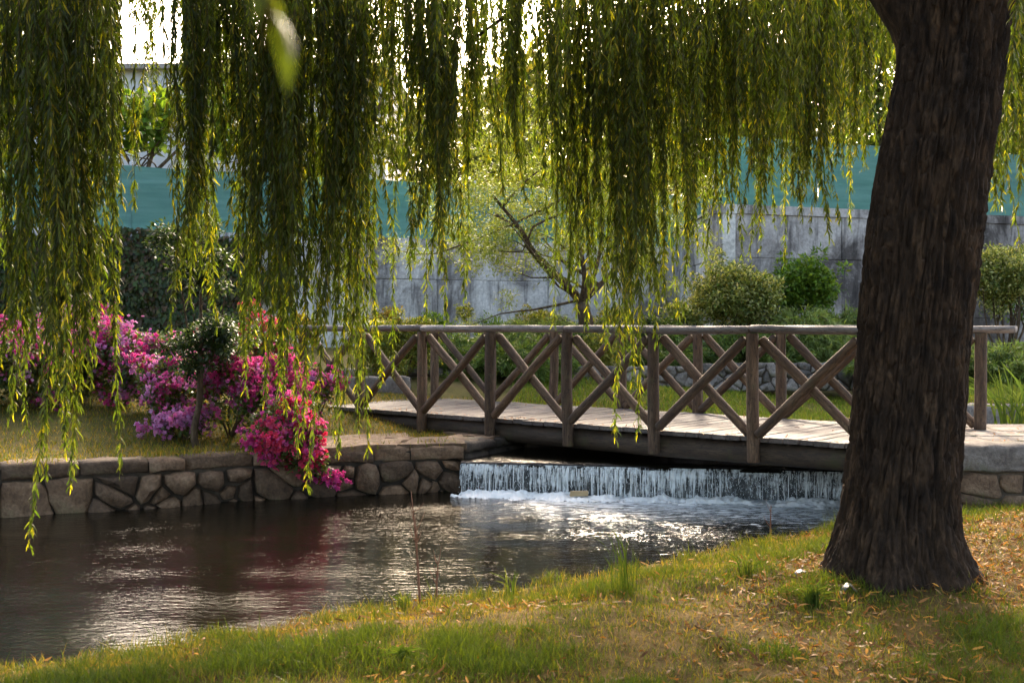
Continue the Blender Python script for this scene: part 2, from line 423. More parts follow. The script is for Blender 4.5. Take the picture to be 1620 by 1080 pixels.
SH = [(9, 9.4), (3.5, 9.15), (2.95, 8.75), (2.36, 8.32), (1.435, 7.6), (.74, 7.0), (-.035, 6.4), (-.54, 6.1), (-1.0, 5.83), (-1.4, 5.47), (-2.0, 5.1), (-2.25, 5.0), (-3.2, 4.6), (-7, 3.6)]
TX, TY, TZ = at(1423, 925, 5.9)
def h_near(x, y):
    d = poly_d(x, y, SH)
    s = np.clip(d/1.1, 0, 1); s = s*s*(3-2*s)
    z = .17+.145*s+.022*n2(x, y, 1.6, 5)+.012*n2(x, y, 6, 9)
    z = np.where(d < 0, .17+d*2.2+.03*n2(x, y, 5, 2), z)
    r = np.hypot(x-TX, y-TY); z = z+.05*np.exp(-(r/.55)**2)
    return np.maximum(z, -.6)
grid('near_bank_ground', -8, 12, -6, 9.9, .08, h_near, None, M['bank_soil'])

def box_mesh(name, x0, x1, y0, y1, z0, z1, m):
    v = [(x, y, z) for x in (x0, x1) for y in (y0, y1) for z in (z0, z1)]
    return pymesh(name, v, [(0, 1, 3, 2), (4, 6, 7, 5), (0, 4, 5, 1), (2, 3, 7, 6), (0, 2, 6, 4), (1, 5, 7, 3)], m)

wy = lambda x: W0[1]+(W1[1]-W0[1])/(W1[0]-W0[0])*(x-W0[0])
def wave_sheet(name, x0, x1, y0, y1, step, z, amp, mask, m):
    return grid(name, x0, x1, y0, y1, step, lambda x, y: z+amp*n2(x*.8, y*1.6, 1.5, 4, 3), mask, m)
wave_sheet('river_water', -12, 7, 2.5, 11.6, .09, 0, .006, None, M['water'])
# broken water under the fall is higher
upper = wave_sheet('upper_pool_water', -1.0, 14, 10.5, 22, .12, .315, .004, lambda x, y: y > wy(x)-.02, M['upper_water'])

# weir and fall
weir = empty('weir', (float(W0[0]+W1[0])/2, float(W0[1]+W1[1])/2, 0)); tag(weir, 'low dark wet stone weir that the water pours over under the footbridge', 'weir')
wl = np.hypot(*(W1-W0)); wu = (W1-W0)/wl; wnv = np.array([wu[1], -wu[0]])     # towards the camera
if wnv[1] > 0: wnv = -wnv
def wp(s, o, z): p = W0+wu*s+wnv*o; return (p[0], p[1], z)
prof = [(-.5, .30), (-.06, .305), (-.02, .295), (.0, .26), (.0, -.5)]
v = []; f = []; ns = 60
for i in range(ns+1):
    for (o, z) in prof:
        s = wl*i/ns; j = .012*vnoise(np.array([s*3, z*6, 1.])) if z < .29 else 0
        v.append(np.array(wp(s, o+j, z))-np.array(weir.location))
k = len(prof)
for i in range(ns):
    for j in range(k-1): f.append((i*k+j, i*k+j+1, (i+1)*k+j+1, (i+1)*k+j))
link('sill', pymesh('sill', v, f, M['weir'], True), weir)
# lip: the smooth tongue of water that bends over the crest
v = []; f = []; lp = [(-.30, .318), (-.12, .319), (-.02, .318), (.03, .308), (.055, .285), (.062, .265)]; ns = 160; k = len(lp)
for i in range(ns+1):
    s = wl*i/ns
    for (o, z) in lp: v.append(wp(s, o+.012*float(vnoise(np.array([s*5, o, 3.])))*(o > -.01), z+.004*float(vnoise(np.array([s*4, o*5, 8.])))))
for i in range(ns):
    for j in range(k-1): f.append((i*k+j, i*k+j+1, (i+1)*k+j+1, (i+1)*k+j))
tag(link('upper_water_lip', pymesh('upper_water_lip', v, f, M['upper_water'], True)), kind='structure')
m, nt, b = material('thin_falling_sheet'); M['sheet'] = m
b.inputs['Base Color'].default_value = (.86, .91, .93, 1); b.inputs['Roughness'].default_value = .25
sn = noise(nt, coords(nt, 'Object', (34, 34, 2.2)), 1.0, 5, .72, .3); sb_ = noise(nt, coords(nt, 'Object', (3.0, 3.0, 6)), 1.0, 3, .6)
ad_ = N(nt, 'ShaderNodeMath'); ad_.operation = 'MULTIPLY_ADD'; nt.links.new(sb_, ad_.inputs[0]); ad_.inputs[1].default_value = .6; nt.links.new(sn, ad_.inputs[2])
sx = N(nt, 'ShaderNodeSeparateXYZ'); nt.links.new(coords(nt, 'Object'), sx.inputs[0])
tp = N(nt, 'ShaderNodeMapRange'); tp.inputs['From Min'].default_value = 0; tp.inputs['From Max'].default_value = .29; tp.inputs['To Min'].default_value = -.03; tp.inputs['To Max'].default_value = .10; nt.links.new(sx.outputs[2], tp.inputs[0])
a2 = N(nt, 'ShaderNodeMath'); a2.operation = 'ADD'; nt.links.new(ad_.outputs[0], a2.inputs[0]); nt.links.new(tp.outputs[0], a2.inputs[1])
nt.links.new(ramp(nt, a2.outputs[0], [(.80, .02), (1.0, .85)]), b.inputs['Alpha'])
v = []; f = []; ns = 150; zr = [.29, .25, .18, .10, .03, -.03]; k = len(zr)
for i in range(ns+1):
    s = wl*i/ns
    for z in zr: v.append(wp(s, .058+.05*max(0, (.29-z)/.3)**.55+.012*float(vnoise(np.array([s*7, z*2, 6.]))), z))
for i in range(ns):
    for j in range(k-1): f.append((i*k+j, i*k+j+1, (i+1)*k+j+1, (i+1)*k+j))
fall_sheet = pymesh('water_sheet', v, f, M['sheet'], True)
A = Acc()
NST = 560
for q in range(NST):
    s = rng.uniform(.0, wl-.02); dens = n2(s, 0., 1.1, 40)*.5+.5
    if rng.random() > .12+1.15*dens**1.4: continue
    w = rng.choice([.0016, .0026, .0045], p=[.45, .37, .18])*rng.uniform(.7, 1.3); out = rng.uniform(.045, .10)
    zt = .285-(rng.uniform(0, .14) if rng.random() < .35 else rng.uniform(0, .02)); zb = (rng.uniform(.05, .2) if rng.random() < .3 else -.02)
    if rng.random() < .45: zb = zt-rng.uniform(.03, .13); w *= 1.3
    if zt-zb < .03: continue
    zs = np.linspace(zt, zb, 7); fr = (.30-zs)/.30
    sway = rng.normal(0, .006)
    P = np.array([wp(s+sway*a+rng.normal(0, .0012), .055+out*a**.55*.6, z) for a, z in zip(np.maximum(fr, 0), zs)])
    A.add(*tube(P, w*rng.uniform(.55, 1.35, 7), 5))
for q in range(2600):       # drops
    s = rng.uniform(0, wl); z = rng.uniform(0.0, .27); r = rng.uniform(.0012, .004); fr = (.3-z)/.3
    p = np.array(wp(s, .05+rng.uniform(.02, .09)*fr**.5+(rng.exponential(.05) if z < .08 else 0), z))
    vv = p+r*np.array([[1, 0, 0], [-1, 0, 0], [0, 1, 0], [0, -1, 0], [0, 0, 2.2], [0, 0, -1.6]])
    A.add(vv, [(0, 2, 4), (2, 1, 4), (1, 3, 4), (3, 0, 4), (2, 0, 5), (1, 2, 5), (3, 1, 5), (0, 3, 5)])
fo = link('waterfall', A.mesh('waterfall', M['fall'])); link('water_sheet', fall_sheet, fo)['kind'] = 'stuff'; tag(fo, 'thin curtain of white water streaks falling over the dark weir', 'waterfall', kind='stuff')
# foam heaped at the foot of the fall
ss = np.arange(-.25, wl+.1, .014); oo = np.arange(.02, .62, .014)
S, O = np.meshgrid(ss, oo); env = np.clip((O-.02)/.08, 0, 1)*np.clip((.60-O)/.34, 0, 1)*np.clip((S+.3)/.4, .2, 1)
h = fbm(np.stack([S*5, O*9, S*0], -1), 4, 60)*.5+.5; h2 = fbm(np.stack([S*16, O*20, S*0], -1), 3, 61)*.5+.5
h3 = fbm(np.stack([S*45, O*50, S*0], -1), 2, 62)
Zf = (h*.05+h2*.028+.012*h3)*env**.7-.020-.03*(1-env)
PX = W0[0]+wu[0]*S+wnv[0]*O; PY = W0[1]+wu[1]*S+wnv[1]*O
idx = np.arange(S.size).reshape(S.shape); qf = np.stack([idx[:-1, :-1], idx[:-1, 1:], idx[1:, 1:], idx[1:, :-1]], -1).reshape(-1, 4)
ok = (Zf > .004).ravel(); qf = qf[ok[qf].any(1)]
tag(link('foam', npmesh('foam', np.stack([PX, PY, Zf], -1).reshape(-1, 3), qf, M['foam'], smooth=True)), 'white churning foam along the foot of the weir', 'foam', kind='stuff')
# floating piece of wood
fw = at(915, 783, 10.95)
st = link('driftwood', pymesh('driftwood', *(lambda V: (V, [(0, 1, 3, 2), (4, 6, 7, 5), (0, 4, 5, 1), (2, 3, 7, 6), (0, 2, 6, 4), (1, 5, 7, 3)]))([(-.085, -.03, -.02), (-.08, -.025, .03), (-.09, .03, -.02), (-.08, .03, .025), (.085, -.03, -.015), (.09, -.02, .02), (.08, .035, -.02), (.085, .03, .03)]), flat('pale_driftwood', (.45, .33, .18), .8)), loc=(fw.x, fw.y-.1, .05))
tag(st, 'pale chunk of wood caught in the foam below the weir', 'driftwood')

# ------------------------------------------------------------------ rubble walls
def clip(poly, a, b, c):
    out = []
    for i in range(len(poly)):
        p, q = poly[i], poly[(i+1) % len(poly)]
        dp, dq = a*p[0]+b*p[1]-c, a*q[0]+b*q[1]-c
        if dp <= 0: out.append(p)
        if (dp < 0 < dq) or (dq < 0 < dp):
            t = dp/(dp-dq); out.append((p[0]+t*(q[0]-p[0]), p[1]+t*(q[1]-p[1])))
    return out
def cells(L, z0, z1, cw, ch, rnd, asp=1.0):
    seeds = []; rows = max(1, round((z1-z0)/ch))
    for r in range(rows):
        n = max(1, round(L/cw*rnd.uniform(.85, 1.15)))
        for i in range(n):
            if rnd.random() < .16: continue
            seeds.append(((i+.5+(r % 2)*.4+rnd.uniform(-.48, .48))*L/n, z0+(r+.5+rnd.uniform(-.45, .45))*(z1-z0)/rows))
    out = []
    for i, (x, y) in enumerate(seeds):
        p = [(max(0, x-1.2*cw), z0), (min(L, x+1.2*cw), z0), (min(L, x+1.2*cw), z1), (max(0, x-1.2*cw), z1)]
        for j, (u, w) in enumerate(seeds):
            if j == i or abs(u-x) > 3*cw: continue
            a, b_ = u-x, (w-y)*asp*asp
            p = clip(p, a, b_, a*(x+u)/2+b_*(y+w)/2)
            if len(p) < 3: break
        if len(p) >= 3: out.append(p)
    return out
def stone_piece(poly, depth, proud, rnd, joint=.004):
    """block with a rounded, uneven front face; local frame: x along the wall, y out of it, z up"""
    P = np.array(poly); c = P.mean(0)
    Q = []
    for i in range(len(P)):
        a, b_ = P[i], P[(i+1) % len(P)]; n = max(1, int(np.hypot(*(b_-a))/.09))
        for t in range(n): Q.append(a+(b_-a)*t/n)
    Q = np.array(Q); n = len(Q)
    if n < 3: return None
    # round the corners a little
    Qs = .76*Q+.12*np.roll(Q, 1, 0)+.12*np.roll(Q, -1, 0)+np.array([[rnd.gauss(0, .008), rnd.gauss(0, .008)] for _ in range(n)])
    d = Qs-c; r = np.maximum(np.hypot(d[:, 0], d[:, 1]), 1e-6)
    def ring(shr, y):
        k = np.clip(1-shr/r, .05, 1); return np.stack([c[0]+d[:, 0]*k, np.full(n, y)+np.array([rnd.uniform(-.35, .35)*proud*.5 for _ in range(n)])*(y > 0), c[1]+d[:, 1]*k], 1)
    rings = [ring(joint, -depth), ring(joint, proud*.25), ring(joint+.012, proud*.8), ring(joint+.06, proud*1.1)]
    V = np.concatenate(rings+[[[c[0]+rnd.uniform(-.03, .03), proud*rnd.uniform(.95, 1.4), c[1]]]])
    Fq = [(k*n+i, k*n+(i+1) % n, (k+1)*n+(i+1) % n, (k+1)*n+i) for k in range(3) for i in range(n)]
    Fq += [(3*n+i, 3*n+(i+1) % n, 4*n) for i in range(n)]
    V[:, 0] -= c[0]; V[:, 2] -= c[1]
    return V, Fq, c
def rubble(parent, p0, p1, z0, z1, m, cw=.42, ch=.21, cap=.13, cap_m=None, thick=.4, seed=1, core=True, capw=.62, cap_over=.03, proud=.03):
    """stones along p0 -> p1 facing the right-hand side of that direction; each stone is its own part"""
    rnd = random.Random(seed); p0 = Vector((p0[0], p0[1], 0)); p1 = Vector((p1[0], p1[1], 0)); d = p1-p0; L = d.length; d.normalize()
    out = Vector((d.y, -d.x, 0))
    base = Vector(parent.location)
    def fr(s, z): 
        o = p0+d*s; return Matrix(((d.x, out.x, 0, o.x-base.x), (d.y, out.y, 0, o.y-base.y), (0, 0, 1, z-base.z), (0, 0, 0, 1)))
    zt = z1-cap
    if core:
        link('core', box_mesh('core', .0, L, -thick, -.012, z0, z1-.03, M['mortar']), parent, mat4=fr(0, 0))
    for poly in cells(L, z0, zt, cw, ch, rnd):
        r = stone_piece(poly, .12, rnd.uniform(.6, 1.5)*proud, rnd)
        if r is None: continue
        V, Fq, c = r
        link('stone', pymesh('stone', V, Fq, m, True), parent, mat4=fr(c[0], c[1]))
    if cap > 0:
        s = 0
        while s < L-.05:
            w = min(capw*rnd.uniform(.65, 1.4), L-s)
            if L-s-w < .15: w = L-s
            h = rnd.uniform(-.022, .016); g = .007; ov = cap_over+rnd.uniform(-.03, .03)
            nx = max(2, int(w/.1)); V = []; Fq = []
            yy = [ov*.0+ov-.015, ov, ov, ov-.03, -.12, -thick]; zz = [zt+.012, zt+.03, z1+h-.025, z1+h, z1+h+.004, z1+h-.01]
            for i in range(nx+1):
                e = .012 if i in (0, nx) else 0
                for y, z in zip(yy, zz): V.append((g+(w-2*g)*i/nx-w/2, y-e+rnd.uniform(-.014, .014), z-(zt+z1)/2-e*.6+rnd.uniform(-.010, .010)))
            k = len(yy)
            for i in range(nx):
                for j in range(k-1): Fq.append((i*k+j, (i+1)*k+j, (i+1)*k+j+1, i*k+j+1))
                Fq.append((i*k, i*k+k-1, (i+1)*k+k-1, (i+1)*k))
            Fq.append(tuple(range(k))); Fq.append(tuple(reversed(range(nx*k, nx*k+k))))
            link('cap_stone', pymesh('cap_stone', V, Fq, cap_m or m, True), parent, mat4=fr(s+w/2, (zt+z1)/2))
            s += w

rw = empty('retaining_wall', (-4.42, 9.83, 0)); tag(rw, 'brown rubble stone retaining wall holding up the left bank lawn', 'stone wall')
for i in range(3):
    rubble(rw, LW[i], LW[i+1], -.14, .44, M['stone'], seed=14+i, cw=.29, ch=.155, proud=.07, capw=.5)
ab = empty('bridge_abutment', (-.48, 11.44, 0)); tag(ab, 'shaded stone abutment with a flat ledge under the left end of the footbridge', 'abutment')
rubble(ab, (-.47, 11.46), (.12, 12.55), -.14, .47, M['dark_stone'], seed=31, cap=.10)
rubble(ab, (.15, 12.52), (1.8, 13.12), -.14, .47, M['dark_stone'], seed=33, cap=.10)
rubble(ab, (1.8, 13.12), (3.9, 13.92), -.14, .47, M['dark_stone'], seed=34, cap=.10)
# flat rough ledge slabs on the corner
rnd = random.Random(5)
for P in ([(-1.95, 10.98), (-1.15, 11.24), (-1.02, 12.0), (-1.2, 12.5), (-2.0, 12.1)], [(-1.13, 11.25), (-.46, 11.46), (-.30, 11.75), (-.55, 12.2), (-1.0, 12.0)], [(-.29, 11.77), (.10, 12.52), (-.05, 12.8), (-.75, 12.6), (-.54, 12.22)]):
    Q = []
    for a_, b_ in zip(P, P[1:]+P[:1]):
        for t in range(5): Q.append((a_[0]+(b_[0]-a_[0])*t/5+rnd.gauss(0, .012), a_[1]+(b_[1]-a_[1])*t/5+rnd.gauss(0, .012)))
    n = len(Q); cx_ = sum(q[0] for q in Q)/n; cy_ = sum(q[1] for q in Q)/n
    rings = [(1.0, -.06), (1.0, .005), (.985, .016), (.7, .022), (.35, .02)]
    vv = [((q[0]-cx_)*k, (q[1]-cy_)*k, z+(rnd.gauss(0, .006) if z > 0 else 0)) for k, z in rings for q in Q]
    ff = [(k*n+i, k*n+(i+1) % n, (k+1)*n+(i+1) % n, (k+1)*n+i) for k in range(4) for i in range(n)]+[tuple(range(4*n, 5*n))]
    link('ledge_slab', pymesh('ledge_slab', vv, ff, M['stone']), ab, loc=(cx_+.48, cy_-11.44, .462))

ra = empty('bridge_abutment', (3.6, 9.28, 0)); tag(ra, 'stone abutment with leaf strewn paving at the right end of the footbridge', 'abutment')
rubble(ra, (3.2, 9.30), (9.0, 9.20), -.05, .665, M['stone'], seed=51, cap=.21, cap_m=M['grey_stone'], capw=1.9, cw=.36, ch=.19, thick=.5)
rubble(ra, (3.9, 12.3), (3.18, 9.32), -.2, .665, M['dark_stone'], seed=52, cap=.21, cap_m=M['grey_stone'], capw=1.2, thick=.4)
rnd = random.Random(8); y = 9.8; r_ = 0
while y < 11.4:          # paving slabs of the landing
    dy = rnd.uniform(.38, .5); x = 3.45+.25*(y-9.3)+rnd.uniform(-.1, .1)*(r_ % 2)
    while x < 9:
        dx = rnd.uniform(.5, .85); g = .008
        V = [(sx*(dx/2-g-e), sy*(dy/2-g-e), z) for z, e in ((-.06, 0), (0, 0), (.012, .012)) for sx, sy in ((-1, -1), (1, -1), (1, 1), (-1, 1))]
        ff = [(k*4+i, k*4+(i+1) % 4, (k+1)*4+(i+1) % 4, (k+1)*4+i) for k in (0, 1) for i in range(4)]+[(8, 9, 10, 11)]
        link('paving_slab', pymesh('paving_slab', V, ff, M['grey_stone']), ra, loc=(x+dx/2-3.6, y+dy/2-9.28, .652+rnd.uniform(-.004, .004)))
        x += dx
    y += dy; r_ += 1
link('core', box_mesh('core', 0.0, 5.3, .45, 2.2, -.2, .615, M['mortar']), ra, loc=(.12, 0, 0))

lw = empty('garden_wall', (1.5, 17.9, .5)); tag(lw, 'low grey stone edging wall between the far lawn and the planting bed', 'stone wall')
rubble(lw, (-2.6, 16.9), (3.0, 17.9), .55, 1.02, M['grey_stone'], seed=71, cw=.26, ch=.13, cap=.0, thick=.3, proud=.04)
rubble(lw, (3.0, 17.9), (5.5, 18.3), .60, 1.06, M['grey_stone'], seed=72, cw=.26, ch=.13, cap=.0, thick=.3, proud=.04)
bk = empty('stone_block_wall', tuple(at(590, 622, 15.9))); tag(bk, 'short wall of big grey granite blocks beside the far left end of the bridge', 'stone wall')
rubble(bk, tuple(at(500, 620, 15.6))[:2], tuple(at(650, 620, 15.7))[:2], .55, .95, M['grey_stone'], seed=75, cw=.55, ch=.36, cap=.0, thick=.35, proud=.04)
rb = empty('stream_edge_wall', tuple(at(1560, 665, 14.3))); tag(rb, 'low mossy grey stone edge by the reeds behind the right end post', 'stone wall')
rubble(rb, (5.45, 14.0), (8.0, 14.4), .2, .68, M['grey_stone'], seed=77, cw=.4, ch=.22, cap=.0, thick=.3, proud=.04)
grid('right_bank_ground', 4.2, 18, 14.05, 30, .25, lambda x, y: .66+.055*(y-14)+.02*n2(x, y, .8, 21), lambda x, y: (y > 14.05) & (x > 5.45+(y-14)*.3), M['lawn_soil'])

# ------------------------------------------------------------------ footbridge
B0 = Vector((-1.02, 12.8, 0)); BAY = 1.038; BU = Vector((.788, -.675, 0)).normalized(); BN = Vector((-BU.y, BU.x, 0))
if BN.y < 0: BN = -BN
DZ = .665
bridge = empty('footbridge', tuple(B0)); tag(bridge, 'rustic wooden log footbridge with crossed brace railings over the weir', 'footbridge')
def bp(t, off, z): return BU*(BAY*t)+BN*off+Vector((0, 0, z))
def log_mesh(name, L, r, m, seed, n=14, taper=.06):
    k = 7; z = np.array([0, .004, .012] + list(np.linspace(.06, L-.06, k)) + [L-.012, L-.004, L])
    rr = r*(1-taper*z/L)*(1+.035*np.array([float(vnoise(np.array([q*3, seed*7.1, 0.]))) for q in z]))
    rr[0] *= .86; rr[1] *= .95; rr[-1] *= .86; rr[-2] *= .95
    wob = np.array([[.012*r/.05*float(vnoise(np.array([q*1.3, seed, 5.]))), .012*r/.05*float(vnoise(np.array([q*1.3, seed, 9.]))), q] for q in z])
    v, f = tube(wob, rr, n, .05, seed)
    return npmesh(name, v, f, m, smooth=True)
def place(a, b_):
    d = (b_-a); L = d.length
    q = d.to_track_quat('Z', 'Y'); return Matrix.Translation(a) @ q.to_matrix().to_4x4(), L
post_me = [log_mesh('post', 1.15, .058, M['log'], i) for i in range(5)]
br_me = [log_mesh('brace', 1.27, .046, M['log'], 20+i) for i in range(6)]
def rot_z(a): return Matrix.Rotation(a, 4, 'Z')
def side(ts, off, zlow, k0):
    for i, t in enumerate(ts):
        a = bp(t, off, zlow); b_ = bp(t, off, 1.585); mt, L = place(a, b_)
        o = link('post', post_me[(i+k0) % 5], bridge, mat4=mt @ Matrix.Diagonal((1, 1, L/1.15, 1)) @ rot_z(random.random()*6))
    for i in range(len(ts)-1):
        t0, t1 = ts[i], ts[i+1]; e = .062/BAY
        for w, (a, b_) in enumerate(((bp(t0+e, off-.026, DZ+.03), bp(t1-e*.9, off-.026, 1.53)), (bp(t0+e*.9, off+.062, 1.535), bp(t1-e, off+.062, DZ+.035)))):
            mt, L = place(a, b_)
            link('brace', br_me[(i*2+w+k0) % 6], bridge, mat4=mt @ Matrix.Diagonal((1, 1, L/1.27, 1)) @ rot_z(random.random()*6))
near_t = [-2, -1, 0, 1, 2, 3, 4, 5]; far_t = [-1.76+i for i in range(8)]
side(near_t, 0, .44, 0); side(far_t[:-1], 2.07, .44, 2)
# the last far post stands on the landing
side([far_t[-2], far_t[-1]], 2.07, .655, 4)
def rail_mesh(L, seed):
    n = 12; V = []; Fq = []; k = 10
    for i in range(n+1):
        z = L*i/n; e = 1 if 0 < i < n else .9
        a = .012*float(vnoise(np.array([z*1.5, seed*3.3, 1.]))); b_ = .008*float(vnoise(np.array([z*1.5, seed*3.3, 7.])))
        for j in range(k):
            th = 2*math.pi*j/k; x = .068*math.cos(th)*e; y = .043*math.sin(th)*e
            if y > .026: y = .026+.15*(y-.026)
            V.append((x+a, y+b_+.004*float(vnoise(np.array([z*6, j*1.7, seed]))), z))
    for i in range(n):
        for j in range(k): Fq.append((i*k+j, i*k+(j+1) % k, (i+1)*k+(j+1) % k, (i+1)*k+j))
    Fq.append(tuple(reversed(range(k)))); Fq.append(tuple(range(n*k, n*k+k)))
    return pymesh('rail', V, Fq, M['rail'], True)
def rail(t0, t1, off, seed, dz=0.0, z=1.622):
    a = bp(t0, off, z); b_ = bp(t1, off, z+dz); L = (b_-a).length; zax = (b_-a).normalized(); xax = BN; yax = zax.cross(xax)
    if yax.z < 0: xax = -xax; yax = -yax
    mt = Matrix(((xax.x, yax.x, zax.x, a.x), (xax.y, yax.y, zax.y, a.y), (xax.z, yax.z, zax.z, a.z), (0, 0, 0, 1)))
    link('rail', rail_mesh(L, seed), bridge, mat4=mt)
rail(-2.25, -.0+.02, 0, 1, -.004, 1.628); rail(.03, 1.98, 0, 2); rail(2.0, 3.98, 0, 3, -.005); rail(4.0, 5.2, 0, 4)
rail(-2.0, .22, 2.07, 5); rail(.25, 2.23, 2.07, 6); rail(2.25, 4.22, 2.07, 7); rail(4.25, 5.55, 2.07, 8)
for off, sd in ((.15, 1), (1.06, 2), (1.96, 3)):
    mt, L = place(bp(-2.3, off, DZ-.15), bp(5.35, off, DZ-.15))
    link('beam', log_mesh('beam', L, .105, M['beam'], sd, 16, .03), bridge, mat4=mt)
pw = .142; nP = int((5.3+2.3)*BAY/pw); pl_me = []
for i in range(6):
    g = .006; L = 2.0; rr = random.Random(i); V = []; k = 8
    for j in range(k+1):
        x = L*j/k; dzz = rr.uniform(-.002, .002); e = .004
        V += [(x, -pw/2+g, -.042), (x, -pw/2+g, -.004+dzz), (x, -pw/2+g+e, dzz), (x, pw/2-g-e, dzz+rr.uniform(-.001, .001)), (x, pw/2-g, -.004+dzz), (x, pw/2-g, -.042)]
    Fq = [(j*6+a, j*6+(a+1) % 6, (j+1)*6+(a+1) % 6, (j+1)*6+a) for j in range(k) for a in range(6)]+[tuple(range(6)), tuple(reversed(range(k*6, k*6+6)))]
    pl_me.append(pymesh('plank', V, Fq, M['plank']))
for i in range(nP):
    t = -2.3+(i+.5)*pw/BAY; o = bp(t, .045+random.uniform(-.012, .012), DZ+random.uniform(-.003, .003))
    xx, yy = BN, BU
    mt = Matrix(((xx.x, -yy.x, 0, o.x), (xx.y, -yy.y, 0, o.y), (0, 0, 1, o.z), (0, 0, 0, 1)))
    link('plank', pl_me[i % 6], bridge, mat4=mt)

# ------------------------------------------------------------------ back wall, screen fence, building
def wall_run(name, label, p0, p1, z0, z1, m, th=.35, panel=2.6):
    p0 = Vector((p0[0], p0[1], 0)); p1 = Vector((p1[0], p1[1], 0)); d = p1-p0; L = d.length; d.normalize()
    e = empty(name, tuple(p0)); tag(e, label, 'wall')
    o = Vector((-d.y, d.x, 0)); 
    mt = Matrix(((d.x, o.x, 0, 0), (d.y, o.y, 0, 0), (0, 0, 1, 0), (0, 0, 0, 1)))
    lifts = [z0, z0+(z1-z0)*.36, z0+(z1-z0)*.70, z1-.16]
    n = max(1, round(L/panel)); rr = random.Random(len(name)+int(L*10))
    link('core', box_mesh('core', 0, L, .03, th, z0, z1-.17, m), e, mat4=mt)
    for i in range(n):                       # cast lifts with joints between them
        for j in range(3):
            g = .006; w = L/n/2-g; hh = (lifts[j+1]-lifts[j])/2-g; yy = rr.uniform(-.012, .008)
            V = [(sx*(w-ee), y, sz*(hh-ee)) for y, ee in ((.04, 0), (.006+yy, 0), (yy, .012)) for sx, sz in ((-1, -1), (1, -1), (1, 1), (-1, 1))]
            ff = [(k*4+q, k*4+(q+1) % 4, (k+1)*4+(q+1) % 4, (k+1)*4+q) for k in (0, 1) for q in range(4)]+[(8, 9, 10, 11)]
            po = d*((i+.5)*L/n)
            mm = Matrix.Translation((po.x, po.y, (lifts[j]+lifts[j+1])/2)) @ mt
            link('concrete_panel', pymesh('concrete_panel', V, ff, m), e, mat4=mm)
    link('coping', box_mesh('coping', -.02, L+.02, -.035, th+.03, z1-.165, z1, m), e, mat4=mt)
    return e, d, L, o
def screen(label, p0, p1, z0, z1, sp=2.4, seed=0):
    p0 = Vector((p0[0], p0[1], 0)); p1 = Vector((p1[0], p1[1], 0)); d = p1-p0; L = d.length; d.normalize(); o = Vector((-d.y, d.x, 0))
    e = empty('screen_fence', (p0.x, p0.y, z0)); tag(e, label, 'fence')
    mt = Matrix(((d.x, o.x, 0, 0), (d.y, o.y, 0, 0), (0, 0, 1, 0), (0, 0, 0, 1))); n = round(L/sp); rr = random.Random(seed)
    pm = log_mesh('post', z1-z0+.08, .03, M['metal'], 2, 10, 0)
    for i in range(n+1):
        link('post', pm, e, mat4=mt @ Matrix.Translation((L*i/n, .2, 0)))
    for i in range(n):
        nx, nz = 16, 10; w = L/n; V = []; s = rr.random()*50
        for a in range(nx+1):
            for c in range(nz+1):
                u, q = a/nx, c/nz
                y = .15+.02*float(fbm(np.array([u*2+s, q*5, 0.]), 2))+.012*float(vnoise(np.array([u*1.0+s, q*14, 3.])))-.03*math.sin(math.pi*u)*0
                sag = -.03*math.sin(math.pi*u)*(q > .95)
                V.append((u*w, y, q*(z1-z0)+sag))
        ff = [(a*(nz+1)+c, (a+1)*(nz+1)+c, (a+1)*(nz+1)+c+1, a*(nz+1)+c+1) for a in range(nx) for c in range(nz)]
        link('screen_panel', pymesh('screen_panel', V, ff, M['screen'], True), e, mat4=mt @ Matrix.Translation((w*i, 0, 0)))
    for z in (.03, z1-z0-.02):
        v, f = tube([(0, .19, z), (L/2, .19, z-.015), (L, .19, z)], .008, 6)
        link('wire', npmesh('wire', v, f, M['metal'], smooth=True), e, mat4=mt)
BWA, BWB = (-16.0, 17.2), (4.6, 26.4)
BWm = lambda x: 24.0+(26.4-17.2)/20.6*(x+2.27)*1.0
wall_run('back_wall', 'long grey stained concrete retaining wall across the back of the garden', (-16, BWm(-16)), (8.0, BWm(8.0)), .6, 3.48, M['concrete'])
screen('teal green screen fence on top of the long grey back wall', (-16, BWm(-16)), (8.0, BWm(8.0)), 3.48, 4.72, seed=1)
RW0, RW1 = (3.83, 21.0), (16.5, 25.7)
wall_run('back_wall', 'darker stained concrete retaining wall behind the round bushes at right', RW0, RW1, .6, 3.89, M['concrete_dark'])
wall_run('back_wall', 'short pale concrete return wall at the corner beside the drain pipe', (3.83, 26.9), (3.83, 21.03), .6, 3.88, M['concrete'], th=.3)
screen('teal green screen fence above the darker wall at right', RW0, RW1, 3.89, 5.2, seed=2)
# drain pipe on the long wall
pa = at(1086, 440, 25.2); pb = at(1086, 347, 25.2); px_ = pa.x
v, f = tube([(0, 0, 0), (0, 0, 1.0), (0, 0, pb.z-1.2)], .04, 10)
dp = link('drain_pipe', npmesh('drain_pipe', v, f, M['metal'], smooth=True), loc=(px_, BWm(px_)-.09, 1.2)); tag(dp, 'thin pale vertical drain pipe on the grey back wall', 'pipe')
# terraces behind the walls
def terr(name, P, z):
    tag(link(name, pymesh(name, [(x, y, z) for x, y in P], [tuple(range(len(P)))], M['lawn_soil'])), kind='structure')
terr('upper_terrace_ground', [(-16, BWm(-16)+.3), (8.0, BWm(8.0)+.3), (8.2, 31), (16.5, 31), (90, 55), (90, 200), (-120, 200), (-80, 20)], 3.40)
terr('right_terrace_ground', [(3.75, 21.4), (16.5, 26.0), (16.5, 30.5), (3.75, 30.5)], 3.80)

